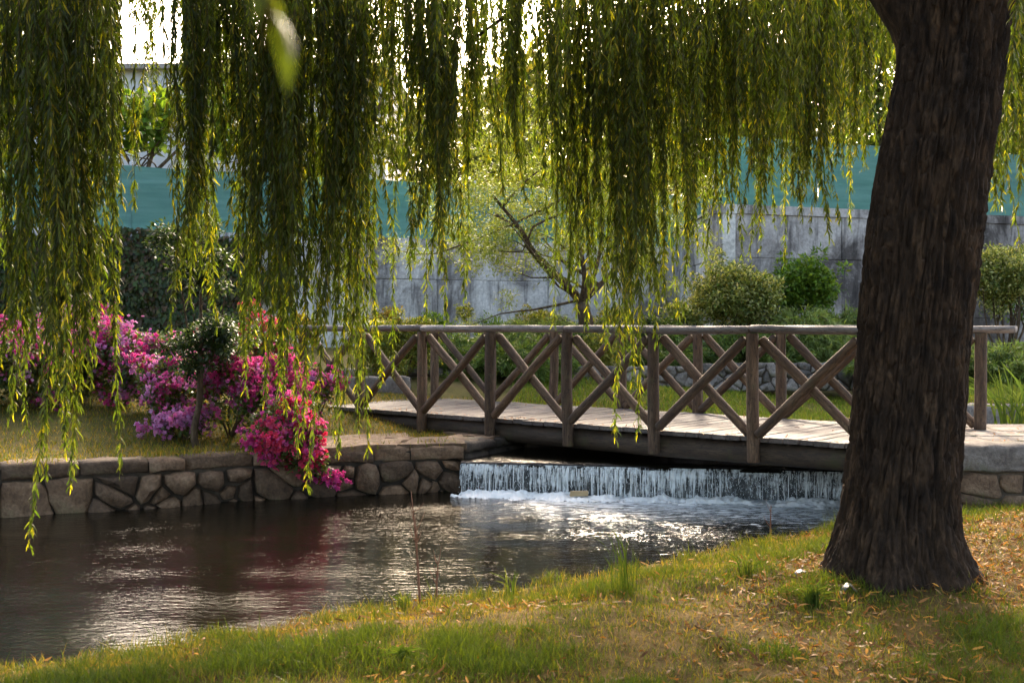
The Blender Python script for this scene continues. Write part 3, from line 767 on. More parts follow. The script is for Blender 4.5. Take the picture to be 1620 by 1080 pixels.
bl = empty('building', (-14, 36, 3.4)); tag(bl, 'pale white building with a brown cornice rising behind the screen fence', 'building')
bz = EYE+425*34/F; dz = bz-3.4
link('wall', box_mesh('wall', -16, 10.0, 0, 12, -.2, dz, M['white_wall']), bl)
rf = link('roof', box_mesh('roof', -16.3, 10.3, -.3, 12.3, dz+.002, dz+.12, M['trim']), bl)
link('gutter', box_mesh('gutter', -16.3, 10.3, -.38, -.302, dz-.01, dz+.14, M['trim']), rf)
for x in (-10.4, -5.2, 2.85, 4.75, 7.2):
    link('pilaster', box_mesh('pilaster', x, x+.42, -.12, -.002, -.2, dz-.002, M['white_wall']), bl)
for x in (-8.6, -3.2, 0.1, 5.6):
    for z in (1.2, 3.9):
        w = link('window', box_mesh('window', x, x+1.1, -.03, .02, z, z+1.4, M['trim']), bl)
        link('pane', box_mesh('pane', x+.07, x+1.03, -.045, -.032, z+.07, z+.67, M['window']), w); link('pane', box_mesh('pane', x+.07, x+1.03, -.045, -.032, z+.73, z+1.33, M['window']), w)

# ------------------------------------------------------------------ plants
def pal(cols, n, var=.2, r=rng):
    c = np.array(cols)[r.integers(0, len(cols), n)]
    return c*(1+r.normal(0, var, (n, 1)))*(1+r.normal(0, .05, (n, 3)))
def ball(n, r=rng):
    return unit(r.normal(size=(n, 3)))
def crown(F_, blobs, per, L, W, cols, shell=.45, up=.3, quad=True, droop=.2, var=.22, outward=.7, dens=None):
    """leaves gathered on twig ends inside many small clumps"""
    for (c, r) in blobs:
        r3 = np.broadcast_to(r, (3,)); cov = per if per < 10 else .85
        n = max(6, int(cov*12.57*(r3[0]*r3[2]*.5+r3[1]*(r3[0]+r3[2])*.25)/(L*W*.6)))
        d = ball(n); rad = (1-shell*rng.random(n)**1.6)[:, None]
        lump = 1+.42*fbm(d*2.4+np.array(c)*3.1, 3)[:, None]
        P = np.array(c)+d*rad*r3*lump
        D = unit(d*outward+ball(n)*.8+np.array([0, 0, up])); Nn = unit(ball(n)*.7+np.array([0, 0, 1.])+d*.3)
        F_.leaf(P, D, Nn, L*rng.uniform(.6, 1.3, n), W*rng.uniform(.7, 1.25, n), np.clip(pal(cols, n, var), .004, 1), droop, quad)
def lumps(c, R3, n, rmin, rmax, seed):
    """clump centres spread through an ellipsoid, more of them near its skin"""
    r = np.random.default_rng(seed); out = []
    for i in range(n):
        d = unit(r.normal(size=3)); d[2] = abs(d[2])*1.0 if r.random() < .72 else d[2]
        q = r.uniform(.25, 1.0)**.6; far = r.random() < .3
        out.append((np.array(c)+d*np.array(R3)*(q*.85 if not far else r.uniform(.95, 1.25)), r.uniform(rmin, rmax)*(.5 if far else 1)))
    return out
def stems(base, tops, r0, m, name, parent, n=7, bend=.15, seed=0):
    A = Acc(); rr = np.random.default_rng(seed)
    for t in tops:
        t = np.array(t); b_ = np.array(base)+rr.normal(0, r0*.8, 3)*np.array([1, 1, 0]); mid = (t+b_)/2+rr.normal(0, bend, 3)*np.linalg.norm(t-b_)*.4
        A.add(*tube(spline([b_, mid, t], 7), r0*np.linspace(1, .3, 7), n, .1, seed))
    return link(name, A.mesh(name, m), parent)
def shrub(name, label, cat, base, R3, cols, L=.07, W=.035, nl=16, per=700, seed=0, lift=0.0, rm=(.28, .45), group=None, up=.3, nst=6, var=.22):
    """base: world point on the ground; R3: half sizes of the leafy body (x, y, z)"""
    e = empty(name, tuple(base)); tag(e, label, cat, group); R3 = np.array(R3, float)
    c = np.array([0, 0, lift+R3[2]*.95]); mn = R3.min()
    bl_ = lumps(c, R3*.8, int(nl*1.5), mn*rm[0], mn*rm[1], seed)+[(c, R3*.62)]
    F_ = Fol(); crown(F_, bl_, per, L, W, cols, up=up, var=var); F_.build('foliage', M['leaf'], e)
    rr = random.Random(seed)
    stems((0, 0, -.05), [np.array(b_[0])*np.array([.8, .8, 1]) for b_ in rr.sample(bl_, min(nst, len(bl_)))], max(.012, mn*.035), M['twig'], 'stem', e, seed=seed)
    return e
def gz(px, py, Y): p = at(px, py, Y); return p

G_dark = [(.03, .055, .018), (.045, .075, .02), (.02, .04, .014)]
G_mid = [(.08, .13, .025), (.12, .17, .03), (.06, .095, .02)]
G_fresh = [(.14, .23, .03), (.20, .29, .04), (.09, .16, .025)]
G_yel = [(.27, .27, .045), (.20, .23, .045), (.34, .31, .065), (.12, .15, .03)]
G_var = [(.18, .22, .06), (.50, .48, .20), (.10, .14, .03), (.38, .38, .13)]
G_gold = [(.40, .24, .04), (.30, .26, .05), (.18, .18, .04)]

# shrubs round the back of the bridge
p = at(1172, 512, 19.6); shrub('round_bush', 'big round variegated yellow green bush against the back wall', 'bush', (p.x-.05, p.y, .9), (1.0, .85, 1.0), G_var, .075, .035, 40, 1500, 1, lift=.15, rm=(.2, .36))
p = at(1085, 500, 19.4); shrub('leafy_bush', 'smaller pale green bush touching the left of the variegated bush', 'bush', (p.x, p.y, .95), (.55, .4, .66), G_var, .07, .035, 12, 1700, 2)
p = at(1275, 470, 20.3); shrub('clipped_bush', 'glossy bright green leafy bush right of the variegated bush', 'bush', (p.x, p.y, 1.0), (.78, .6, 1.05), G_fresh, .10, .05, 30, 1300, 3, lift=.1)
p = at(1592, 510, 18.5); shrub('open_bush', 'airy pale green bush with bare lower stems right of the willow trunk', 'bush', (p.x, p.y, 1.0), (.85, .7, .62), G_var, .06, .028, 22, 1100, 4, lift=.75, nst=12)
p = at(1600, 400, 21.8); shrub('hedge', 'fresh light green hedge top under the screen fence at far right', 'hedge', (p.x+.4, p.y, 1.4), (1.3, .5, .95), G_fresh, .08, .04, 22, 1200, 5)
p = at(612, 500, 20.5); shrub('golden_shrub', 'orange gold leaved shrub in front of the grey wall', 'shrub', (p.x, p.y, 1.05), (.32, .3, .55), G_gold, .07, .04, 14, 1900, 6)
p = at(480, 500, 20.2); shrub('golden_shrub', 'orange leaved shrub behind the hanging willow curtain at left', 'shrub', (p.x, p.y, 1.05), (.30, .3, .45), G_gold, .07, .04, 10, 1900, 7)
p = at(630, 590, 16.9); shrub('boxwood_shrub', 'dense yellow green shrub behind the left bays of the bridge', 'shrub', (p.x, p.y, .75), (.85, .55, .58), G_yel, .05, .025, 20, 2600, 8)
p = at(735, 500, 20.0); shrub('topiary_shrub', 'small cloud pruned shrub on a thin stem before the wall', 'shrub', (p.x, p.y, 1.1), (.24, .22, .16), G_yel, .05, .025, 10, 4500, 9, lift=.62, nst=3)
p = at(720, 512, 19.6); shrub('low_shrub', 'low yellow green shrub at the foot of the cloud pruned one', 'shrub', (p.x, p.y, 1.1), (.26, .22, .16), G_yel, .05, .025, 8, 4500, 10)
p = at(690, 500, 20.6); shrub('low_shrub', 'loose light green shrub with a few pink flowers before the grey wall', 'shrub', (p.x, p.y, 1.05), (.46, .3, .5), G_fresh, .07, .03, 14, .5, 11)
p = at(780, 505, 20.6); shrub('low_shrub', 'pale green shrub close to the wall between the cloud pruned shrub and the small tree', 'shrub', (p.x, p.y, 1.05), (.5, .35, .42), G_fresh, .07, .03, 14, .6, 14)
p = at(965, 510, 20.2); shrub('low_shrub', 'light green shrub just right of the small tree trunk', 'shrub', (p.x, p.y, 1.0), (.5, .4, .55), G_yel, .06, .03, 14, .6, 15)
p = at(1060, 560, 18.9); shrub('low_shrub', 'mid green shrub low behind the bridge in front of the pale bush', 'shrub', (p.x, p.y, .9), (.6, .4, .5), G_mid, .06, .03, 16, .7, 16)
p = at(940, 580, 18.0); shrub('low_shrub', 'yellowish low shrub behind the middle bridge bay', 'shrub', (p.x, p.y, .82), (.55, .35, .4), G_yel, .05, .025, 14, .8, 17)
p = at(845, 500, 19.2); shrub('azalea_shrub', 'layered olive shrub on the mound left of the small tree', 'shrub', (p.x, p.y, 1.15), (.46, .4, .36), G_yel, .055, .026, 14, 2600, 12, lift=.1)
p = at(1010, 505, 19.0); shrub('dark_shrub', 'dark green shrub behind the hanging willow tips by the small tree', 'shrub', (p.x, p.y, 1.0), (.45, .4, .42), G_dark, .06, .03, 12, 2000, 13)

def juniper(label, base, rx, ry, h, n, cols, seed):
    """low spreading conifer: arching sprays feathered with needles"""
    e = empty('juniper', tuple(base)); tag(e, label, 'juniper'); r = np.random.default_rng(seed); F_ = Fol(); A = Acc()
    for i in range(n):
        a = r.uniform(0, 2*np.pi); q = r.uniform(.35, 1.0)**.7; ex = np.array([math.cos(a)*rx*q, math.sin(a)*ry*q, h*r.uniform(.25, 1.0)*(1.1-.6*q)])
        P = spline([(ex[0]*.1, ex[1]*.1, 0), ex*np.array([.5, .5, .95])+[0, 0, .08*h], ex, ex*np.array([1.12, 1.12, .93])], 22)
        if i % 3 == 0: A.add(*tube(P[::3], np.linspace(.012, .003, len(P[::3])), 4))
        T = unit(np.gradient(P, axis=0)); k = 5
        for j in range(5, 22):
            m_ = k; D = unit(T[j]+r.normal(0, .55, (m_, 3))+np.array([0, 0, .15])); 
            F_.leaf(P[j]+r.normal(0, .025, (m_, 3)), D, r.normal(size=(m_, 3))+np.array([0, 0, .8]), r.uniform(.07, .15, m_), .016, np.clip(pal(cols, m_, .25, r), .004, 1), .12, True)
    F_.build('foliage', M['leaf'], e); link('stem', A.mesh('stem', M['twig']), e)
J1 = [(.10, .16, .04), (.14, .21, .05), (.18, .24, .06)]; J2 = [(.04, .085, .03), (.055, .11, .035), (.035, .065, .02)]; J3 = [(.19, .26, .08), (.26, .32, .10), (.13, .18, .05)]
p = at(800, 590, 17.4); juniper('dark green spreading juniper behind the middle of the bridge', (p.x, p.y, .72), 1.0, .7, .85, 260, J1, 1)
p = at(700, 575, 17.8); juniper('mid green juniper behind the second bridge bay', (p.x, p.y, .78), .8, .6, .85, 210, J1, 2)
p = at(880, 560, 18.6); juniper('grey green juniper mound left of the small tree trunk', (p.x-.3, p.y, .95), 1.0, .7, 1.0, 300, J3, 3)
p = at(1270, 560, 19.2); juniper('feathery pale juniper below the glossy bush', (p.x, p.y, .95), .8, .7, 1.1, 280, J3, 4)
p = at(1335, 560, 19.8); juniper('dark layered juniper left of the willow trunk', (p.x, p.y, .95), .85, .6, 1.15, 260, J3, 5)
p = at(1180, 580, 18.8); juniper('shaded low juniper under the variegated bush', (p.x, p.y, .9), .9, .5, .75, 220, J1, 6)
p = at(1590, 590, 16.9); juniper('wide light green juniper right of the end post', (p.x, p.y, .80), 1.2, .8, .66, 330, J3, 7)
p = at(1430, 590, 17.5); juniper('green juniper behind the willow trunk', (p.x, p.y, .84), .8, .7, .6, 150, J1, 8)
p = at(1040, 580, 18.6); juniper('low dark juniper behind the central bridge post', (p.x, p.y, .88), .8, .5, .7, 190, J1, 9)
p = at(1290, 575, 18.9); juniper('light green juniper behind the last bay before the willow trunk', (p.x, p.y, .9), .8, .5, .75, 220, J3, 10)

# small feathery tree behind the bridge
def branch_path(a, b_, bend, r, n=9):
    a = np.array(a, float); b_ = np.array(b_, float); L = np.linalg.norm(b_-a)
    return spline([a, a+(b_-a)*.35+r.normal(0, bend, 3)*L, a+(b_-a)*.7+r.normal(0, bend, 3)*L, b_], n)
def tree(name, label, base, limbs, crown_blobs, cols, r0, leafL, leafW, per, seed, trunk_top=None, cat='tree', up=.1, group=None, tw=40, quad=True, shell=.8):
    e = empty(name, tuple(base)); tag(e, label, cat, group); r = np.random.default_rng(seed); A = Acc(); base = np.array(base)
    tt = np.array(trunk_top) if trunk_top is not None else np.array([0, 0, .5])
    A.add(*tube(branch_path((0, 0, -.15), tt, .04, r), np.linspace(r0*1.25, r0*.9, 9), 12, .12, seed)); link('trunk', A.mesh('trunk', M['twig']), e)
    A = Acc(); ends = []
    for (P, rr) in limbs:
        P = np.array(P, float); path = spline(np.concatenate([[tt], P]), 14); A.add(*tube(path, np.linspace(rr, rr*.3, 14), 9, .1, seed)); ends.append(path)
    for i in range(tw):
        c, rad = crown_blobs[i % len(crown_blobs)]; pth = ends[int(r.integers(0, len(ends)))]
        s = pth[np.argmin(np.linalg.norm(pth-np.array(c), axis=1)+r.random(len(pth))*.3)]
        A.add(*tube(branch_path(s, np.array(c)+r.normal(0, .3, 3)*np.max(rad), .08, r, 7), np.linspace(r0*.22, .004, 7), 5))
    link('branch', A.mesh('branch', M['twig']), e)
    F_ = Fol(); crown(F_, crown_blobs, per, leafL, leafW, cols, shell=shell, up=up, quad=quad, droop=.15); F_.build('crown', M['leaf'], e)
    return e
YT = 18.4; tb = at(920, 512, YT); tb.z = 1.0
def loc(px, py, Y, b_): q = at(px, py, Y); return np.array([q.x-b_.x, q.y-b_.y, q.z-b_.z])
limbs = [([loc(895, 450, YT, tb), loc(845, 400, YT-.2, tb), loc(825, 365, YT-.3, tb), loc(780, 310, YT-.4, tb)], .075),
         ([loc(945, 455, YT+.2, tb), loc(975, 420, YT+.3, tb), loc(1010, 350, YT+.4, tb)], .06),
         ([loc(925, 440, YT-.3, tb), loc(915, 380, YT-.5, tb), loc(890, 290, YT-.5, tb)], .055),
         ([loc(935, 450, YT, tb), loc(950, 390, YT+.6, tb), loc(960, 280, YT+.6, tb)], .05)]
r = np.random.default_rng(3); cb = []
for (px, py, sx, sy, n) in ((790, 340, 85, 75, 40), (850, 270, 95, 75, 40), (930, 250, 95, 75, 36), (990, 320, 80, 75, 34), (765, 390, 60, 35, 16), (1020, 385, 60, 45, 14)):
    for i in range(n): cb.append((loc(px+r.normal(0, sx*.7), py+r.normal(0, sy*.7), YT+r.normal(0, .6), tb), r.uniform(.14, .28)))
tree('small_tree', 'small feathery green tree with forked bare trunk behind the bridge', tb, limbs, cb, [(.24, .28, .05), (.31, .35, .07), (.17, .21, .04)], .115, .065, .02, .32, 21, trunk_top=loc(920, 478, YT, tb), tw=14)

# dark sapling on the left lawn
sb = at(317, 697, 11.45); sb.z = float(h_left(np.array(sb.x), np.array(sb.y)))
r = np.random.default_rng(6); cb = []
for (px, py, sx, sy, n) in ((325, 420, 42, 30, 22), (290, 400, 25, 30, 8), (325, 545, 50, 28, 24), (360, 530, 22, 20, 8), (280, 545, 18, 15, 6), (320, 370, 30, 20, 8)):
    for i in range(n): cb.append((loc(px+r.normal(0, sx*.6), py+r.normal(0, sy*.6), 11.5+r.normal(0, .18), sb), r.uniform(.07, .13)))
tree('sapling', 'young dark leaved tree with a thin bare stem on the left lawn', sb, [([loc(318, 520, 11.45, sb), loc(316, 380, 11.5, sb)], .026), ([loc(300, 540, 11.5, sb), loc(280, 400, 11.5, sb)], .015), ([loc(345, 540, 11.5, sb), loc(360, 420, 11.5, sb)], .015)], cb, G_dark+[(.06, .085, .05)], .031, .055, .03, .8, 22, trunk_top=loc(317, 580, 11.45, sb), tw=30)

# ivy over the left part of the back wall and the bank below it
F_ = Fol(); r = rng; n = 26000
xs = r.uniform(-15.5, -4.6, n); zs = 1.0+2.75*r.random(n)**.8
edge = n2(xs, zs, .6, 77, 3)
keep = (zs < 3.55+.25*n2(xs, xs*0, .8, 5)) & (edge > -.42-.3*(zs > 2.2)); xs, zs = xs[keep], zs[keep]; n = len(xs)
ys = BWm(xs)-.08-.35*(fbm(np.stack([xs*1.3, zs*1.3, xs*0], -1), 3, 4)*.5+.5)-.12*r.random(n)-np.clip(2.0-zs, 0, 2)*.45
crn = np.stack([xs, ys, zs], 1)
F_.leaf(crn, np.stack([r.normal(0, .5, n), -.4+r.normal(0, .3, n), -.8+r.normal(0, .4, n)], 1), np.stack([r.normal(0, .4, n), -np.ones(n), .5+r.normal(0, .4, n)], 1), r.uniform(.07, .15, n), r.uniform(.06, .11, n), np.clip(pal([(.05, .08, .025), (.07, .10, .03), (.04, .06, .02), (.10, .095, .03), (.13, .085, .045)], n, .3), .004, 1), .2, True)
iv = empty('ivy', (-9, BWm(-9), 1.0)); tag(iv, 'dark ivy covering the left part of the back wall', 'ivy')
o = F_.mesh('foliage', M['leaf']); io = link('foliage', o, iv, loc=(9, -BWm(-9), -1.0))
# pink flowering shrubs
def flower_shrub(label, base, R3, seed, cols, nb, drape=None):
    e = empty('flowering_shrub', tuple(base)); tag(e, label, 'flowering shrub', 'pink flowering shrubs on the left bank')
    r = np.random.default_rng(seed); R3 = np.array(R3, float)*np.array([1.2, 1.1, 1.12]); nb = int(nb*1.35); c = np.array([0, 0, R3[2]*.85]); mn = R3.min()
    bl_ = lumps(c, R3*.85, 16, mn*.3, mn*.5, seed)+[(c, R3*.66)]
    if drape is not None:
        bl_ = [(np.array(b_)+np.array(drape)*max(0, r.random())**1.0*np.array([1, 1, 1]), rr) for b_, rr in bl_]
    F_ = Fol(); crown(F_, bl_, 1000, .06, .032, [(.05, .085, .025), (.07, .11, .03), (.11, .13, .035), (.18, .14, .04)], up=.2)
    F_.build('foliage', M['leaf'], e)
    A = Fol(); 
    for i in range(nb):            # a truss of blossoms
        b_, rr = bl_[int(r.integers(0, len(bl_)))]; rr3 = np.broadcast_to(rr, (3,)); d = ball(1, r)[0]; d[1] = -abs(d[1])*1.1; d[2] = d[2]*.8+.25; d = d/np.linalg.norm(d)
        cc = np.array(b_)+d*rr3*r.uniform(.9, 1.25); base_c = np.array(cols[int(r.integers(0, len(cols)))])
        for q in range(int(r.integers(5, 13))):
            pc = cc+r.normal(0, .036, 3); ax = unit(d+r.normal(0, .5, 3)); u = unit(np.cross(ax, [.3, .5, .8])); w = np.cross(ax, u)
            for lay, (k, el, LL) in enumerate(((5, .35, .029), (4, .95, .02))):
                th = np.arange(k)*2*np.pi/k+r.random()*6
                D = np.cos(th)[:, None]*u+np.sin(th)[:, None]*w+ax*el
                A.leaf(np.repeat(pc[None], k, 0), D, np.repeat(ax[None], k, 0), LL*r.uniform(.85, 1.2), LL*.95, np.clip(base_c*(1+r.normal(0, .12))*(1+.06*r.normal(size=3)), .01, .95), -.15, True)
    o = A.build('blossoms', M['petal'], e); o['kind'] = 'stuff'
    stems((0, 0, -.05), [np.array(b_[0]) for b_ in bl_[:7]], .014, M['twig'], 'stem', e, seed=seed)
PK = [(.56, .07, .28), (.63, .14, .37), (.48, .05, .21)]; LP = [(.60, .32, .54), (.54, .24, .47), (.60, .18, .43)]; RD = [(.56, .05, .12), (.64, .10, .19)]
def fs(label, px, py, Y, R3, seed, cols, nb, drape=None, z=None):
    p = at(px, py, Y); zz = float(h_left(np.array(p.x), np.array(p.y))) if z is None else z
    flower_shrub(label, (p.x, p.y, zz), R3, seed, cols, nb, drape)
fs('magenta flowering shrub at the far left edge of the bank', 35, 640, 13.0, (.62, .5, .52), 1, PK+LP, 110)
fs('magenta flowering shrub cut off by the left edge of the picture', -62, 640, 13.2, (.6, .5, .5), 13, PK+LP, 90)
fs('lilac pink flowering shrub behind the leftmost one', 110, 620, 14.2, (.6, .5, .5), 2, LP+PK, 90)
fs('tall lilac flowering shrub left of the thin sapling', 190, 640, 13.6, (.60, .5, .52), 3, LP+PK, 110)
fs('shrub with pink blooms and yellowing leaves behind the sapling', 255, 640, 13.2, (.55, .45, .46), 4, PK+LP, 95)
fs('pink flowering shrub just left of the sapling stem', 275, 660, 12.3, (.42, .4, .42), 5, PK+LP, 85)
fs('low pale lilac blossoms at the foot of the sapling', 285, 690, 11.75, (.36, .28, .16), 6, LP, 50)
fs('deep pink flowering shrub right of the sapling stem', 365, 660, 12.0, (.45, .4, .46), 7, PK+LP, 100)
fs('lilac and pink flowering shrub filling the gap behind the tall lilac one', 150, 630, 14.6, (.6, .5, .5), 14, LP+PK, 90)
fs('red flowering shrub behind the sapling crown', 400, 630, 14.0, (.5, .45, .56), 8, RD, 60)
fs('bright magenta shrub in front of the bridge end', 435, 675, 11.7, (.42, .38, .42), 9, PK, 110)
fs('pink flowers cascading over the stone wall edge', 440, 715, 10.98, (.40, .22, .34), 10, PK+RD, 90, drape=(.22, -.30, -.38))
fs('pink blossoms beside the first bridge post', 495, 650, 12.9, (.30, .28, .34), 11, PK+LP, 45)
fs('red blossoms hanging lowest over the wall near the water', 470, 745, 10.85, (.22, .16, .14), 12, RD+PK, 40, drape=(.25, -.2, -.3), z=.36)

# fig tree and trees beyond the fence
fb = at(225, 200, 25.5); fb.z = 3.4
r = np.random.default_rng(12); cb = [(loc(px+r.normal(0, 26), py+r.normal(0, 22), 25.5+r.normal(0, .5), fb), r.uniform(.25, .45)) for px, py in [(225, 200)]*14+[(330, 200)]*10+[(150, 190)]*8+[(400, 220)]*6]
tree('fig_tree', 'light green broad leaved fig tree looking over the left screen fence', fb, [([loc(260, 190, 25.5, fb)], .06), ([loc(330, 190, 25.5, fb)], .05), ([loc(160, 180, 25.5, fb)], .05)], cb, G_fresh, .09, .24, .20, .7, 31, trunk_top=(0, 0, 1.4))
def back_tree(label, px, py, Y, rx, rz, cols, seed, n=46, per=.8, bz=3.4, L=.24, W=.12):
    c = at(px, py, Y); b_ = Vector((c.x, Y, bz)); r = np.random.default_rng(seed); cb = []
    for i in range(n):
        d = unit(r.normal(size=3))*r.uniform(.2, 1)**.5; cb.append((np.array([0, 0, c.z-bz])+d*np.array([rx, rx*.8, rz]), r.uniform(.16, .3)*rx))
    limbs = [([np.array([0, 0, c.z-bz])*.6+r.normal(0, .3, 3)*rx*.4, np.array([0, 0, c.z-bz])+r.normal(0, .5, 3)*rx], .10) for i in range(5)]
    tree('back_tree', label, b_, limbs, cb, cols, .16, L, W, per, seed, trunk_top=(0, 0, (c.z-bz)*.3), group='trees beyond the fence', tw=30)
back_tree('tall yellow green tree beyond the fence above the small tree', 930, 215, 29, 2.8, 2.3, G_yel, 41, 50, .75)
back_tree('green tree beyond the fence right of centre', 1150, 205, 30, 2.9, 2.7, G_mid+G_yel, 42, 80, .8)
back_tree('dark green tree beyond the fence behind the willow trunk', 1420, 60, 29, 3.0, 4.6, G_mid, 43, 100, .8)
back_tree('bushy tree beyond the fence at the far right', 1700, 70, 28, 2.6, 4.6, G_yel+G_mid, 44, 90, .8)
back_tree('loose yellow green tree beyond the fence left of centre', 740, 215, 31, 2.4, 2.1, G_yel, 45, 36, .75)
back_tree('green tree beyond the fence at the far left', 20, 40, 28, 2.2, 5.0, G_mid, 46, 70, .8)

back_tree('broad dark tree beyond the fence behind the hanging curtain', 440, 40, 27, 2.0, 5.2, G_dark+G_mid, 47, 70, .8)  # left trees added and raised to darken the water's reflection
back_tree('tall dark tree beyond the fence at the left edge', -190, 50, 26, 2.4, 5.2, G_dark+G_mid, 48, 70, .8)
back_tree('slim green tree beyond the fence left of the gap in the curtain', 110, 60, 26.5, .8, 4.4, G_mid, 49, 50, .8)
back_tree('green tree beyond the fence between the two curtains', 560, 190, 29.5, 1.3, 2.4, G_mid+G_yel, 50, 36, .75)

# ------------------------------------------------------------------ the willow
wt = empty('willow_tree', (TX, TY, TZ)); tag(wt, 'large weeping willow with dark furrowed trunk and hanging leafy curtains', 'tree')
prof = [(925, 1296, 1550), (905, 1302, 1542), (880, 1311, 1531), (850, 1320, 1525), (800, 1330, 1521), (700, 1343, 1526), (600, 1350, 1532), (500, 1358, 1541), (400, 1365, 1551), (300, 1376, 1562), (200, 1395, 1577), (100, 1414, 1592), (0, 1425, 1606), (-80, 1434, 1622), (-150, 1445, 1630)]
pz = np.array([EYE-(a-HOR)/F*TY for a, _, _ in prof]); pc = np.array([((l+r_)/2-810)/F*TY for _, l, r_ in prof]); pr = np.array([(r_-l)/2/F*TY for _, l, r_ in prof])
pr = pr*np.interp(pz-pz[0], [0, .2, .5], [1.02, .97, .93]); pc = pc-.012
nz, nt_ = 520, 340
zz = np.linspace(TZ-.15, pz[-1], nz); cx = np.interp(zz, pz, pc); rr = np.interp(zz, pz, pr)
ker = np.ones(21)/21
cx = np.convolve(np.pad(cx, 10, 'edge'), ker, 'valid'); rr = np.convolve(np.pad(rr, 10, 'edge'), ker, 'valid')
th = np.arange(nt_)*2*np.pi/nt_; TH, ZZ = np.meshgrid(th, zz)
ca, sa = np.cos(TH), np.sin(TH); h0 = np.clip((ZZ-TZ)/.55, 0, 1)
rad = rr[:, None]*(1+.05*np.sin(TH*3+1.2+ZZ*.5)+.03*np.sin(TH*5+ZZ*.9)+.10*(1-h0)**2*np.sin(TH*6+.6))
Pn = np.stack([ca*rr[:, None]*1.0, sa*rr[:, None], ZZ], -1)
tw_ = np.stack([ca*3.1+.25*np.sin(ZZ*2.1), sa*3.1+.2*ZZ, ZZ*.95], -1)
warp = fbm(Pn*np.array([4, 4, 1.5]), 2, 90)[..., None]*.55
q = tw_*3.1+warp*np.array([1, 1, .2])
r1 = 1-np.abs(vnoise(q*np.array([1, 1, .75]), 91))*2.1; r2 = 1-np.abs(vnoise(q*np.array([2.3, 2.3, 1.9]), 92))*2.0
plate = fbm(Pn*np.array([14, 14, 7]), 3, 93)
c1 = np.clip(1-np.abs(vnoise(q*np.array([1.15, 1.15, .8]), 91))/.30, 0, 1); c2 = np.clip(1-np.abs(vnoise(q*np.array([2.2, 2.2, 1.7])+7.3, 92))/.26, 0, 1)
c3 = np.clip(1-np.abs(vnoise(q*np.array([1.8, 1.8, 4.0])+3.1, 95))/.2, 0, 1)
disp = .016-.026*c1**.8-.018*c2-.012*c3*(1-c1)+.007*plate+.004*fbm(Pn*np.array([40, 40, 16]), 2, 97)
rad = rad+disp-.012
V = np.stack([cx[:, None]+ca*rad-TX, sa*rad*.95, ZZ-TZ], -1).reshape(-1, 3)
idx = np.arange(nz*nt_).reshape(nz, nt_)
qf = np.stack([idx[:-1], np.roll(idx, -1, 1)[:-1], np.roll(idx, -1, 1)[1:], idx[1:]], -1).reshape(-1, 4)
link('trunk', npmesh('trunk', V, qf, M['bark'], smooth=True), wt)

def wpt(px, py, Y): q_ = at(px, py, Y); return np.array([q_.x-TX, q_.y-TY, q_.z-TZ])
limb_def = [
    ([wpt(1500, 150, 5.95), wpt(1452, 20, 5.95), wpt(1375, -80, 6.05), wpt(1290, -190, 6.3), wpt(1150, -320, 6.8), wpt(900, -360, 7.4), wpt(640, -260, 7.6)], .20),
    ([wpt(1520, -90, 5.9), wpt(1400, -300, 6.0), wpt(1050, -480, 5.6), wpt(600, -520, 5.6), wpt(250, -330, 5.9), wpt(60, -120, 6.1)], .18),
    ([wpt(1540, -100, 5.9), wpt(1560, -350, 6.6), wpt(1480, -500, 8.0), wpt(1380, -420, 9.4)], .17),
    ([wpt(1550, -100, 5.9), wpt(1700, -300, 5.9), wpt(1850, -380, 7.0), wpt(1800, -250, 8.4)], .15),
    ([wpt(1540, -100, 5.9), wpt(1500, -450, 4.6), wpt(1000, -900, 3.6), wpt(300, -1100, 3.2)], .15),
]
limb_paths = []
for P, r0 in limb_def:
    pth = spline(P, 26); limb_paths.append(pth)
    v, f = tube(pth, np.linspace(r0, .03, 26), 16, .12, r0*100); link('limb', npmesh('limb', v, f, M['bark'], smooth=True), wt)
lp = np.concatenate(limb_paths[:4])
def small_branch(a, b_, r0, sag=.15):
    L = np.linalg.norm(b_-a); mid = (a+b_)/2+np.array([0, 0, sag*L]); v, f = tube(spline([a, mid, b_], 12), np.linspace(r0, .008, 12), 7, .1); link('bough', npmesh('bough', v, f, M['bark'], smooth=True), wt)
small_branch(wpt(870, -40, 7.3), wpt(755, 58, 7.2), .022, -.04)
for (px, py, Y) in [(1300, -60, 8.6), (1180, -80, 8.4), (1050, -60, 7.8), (930, -70, 8.0), (760, -60, 8.0), (520, -70, 7.2), (420, -60, 6.8), (300, -60, 7.0), (180, -60, 6.6), (20, -50, 6.2), (-120, -40, 6.3), (1640, -60, 7.6), (640, -60, 7.4)]:
    e = wpt(px, py, Y); i = np.argmin(np.linalg.norm(lp-e, axis=1)+np.abs(np.arange(len(lp)) % 26-14)*.03)
    small_branch(lp[i], e, .035, .22)

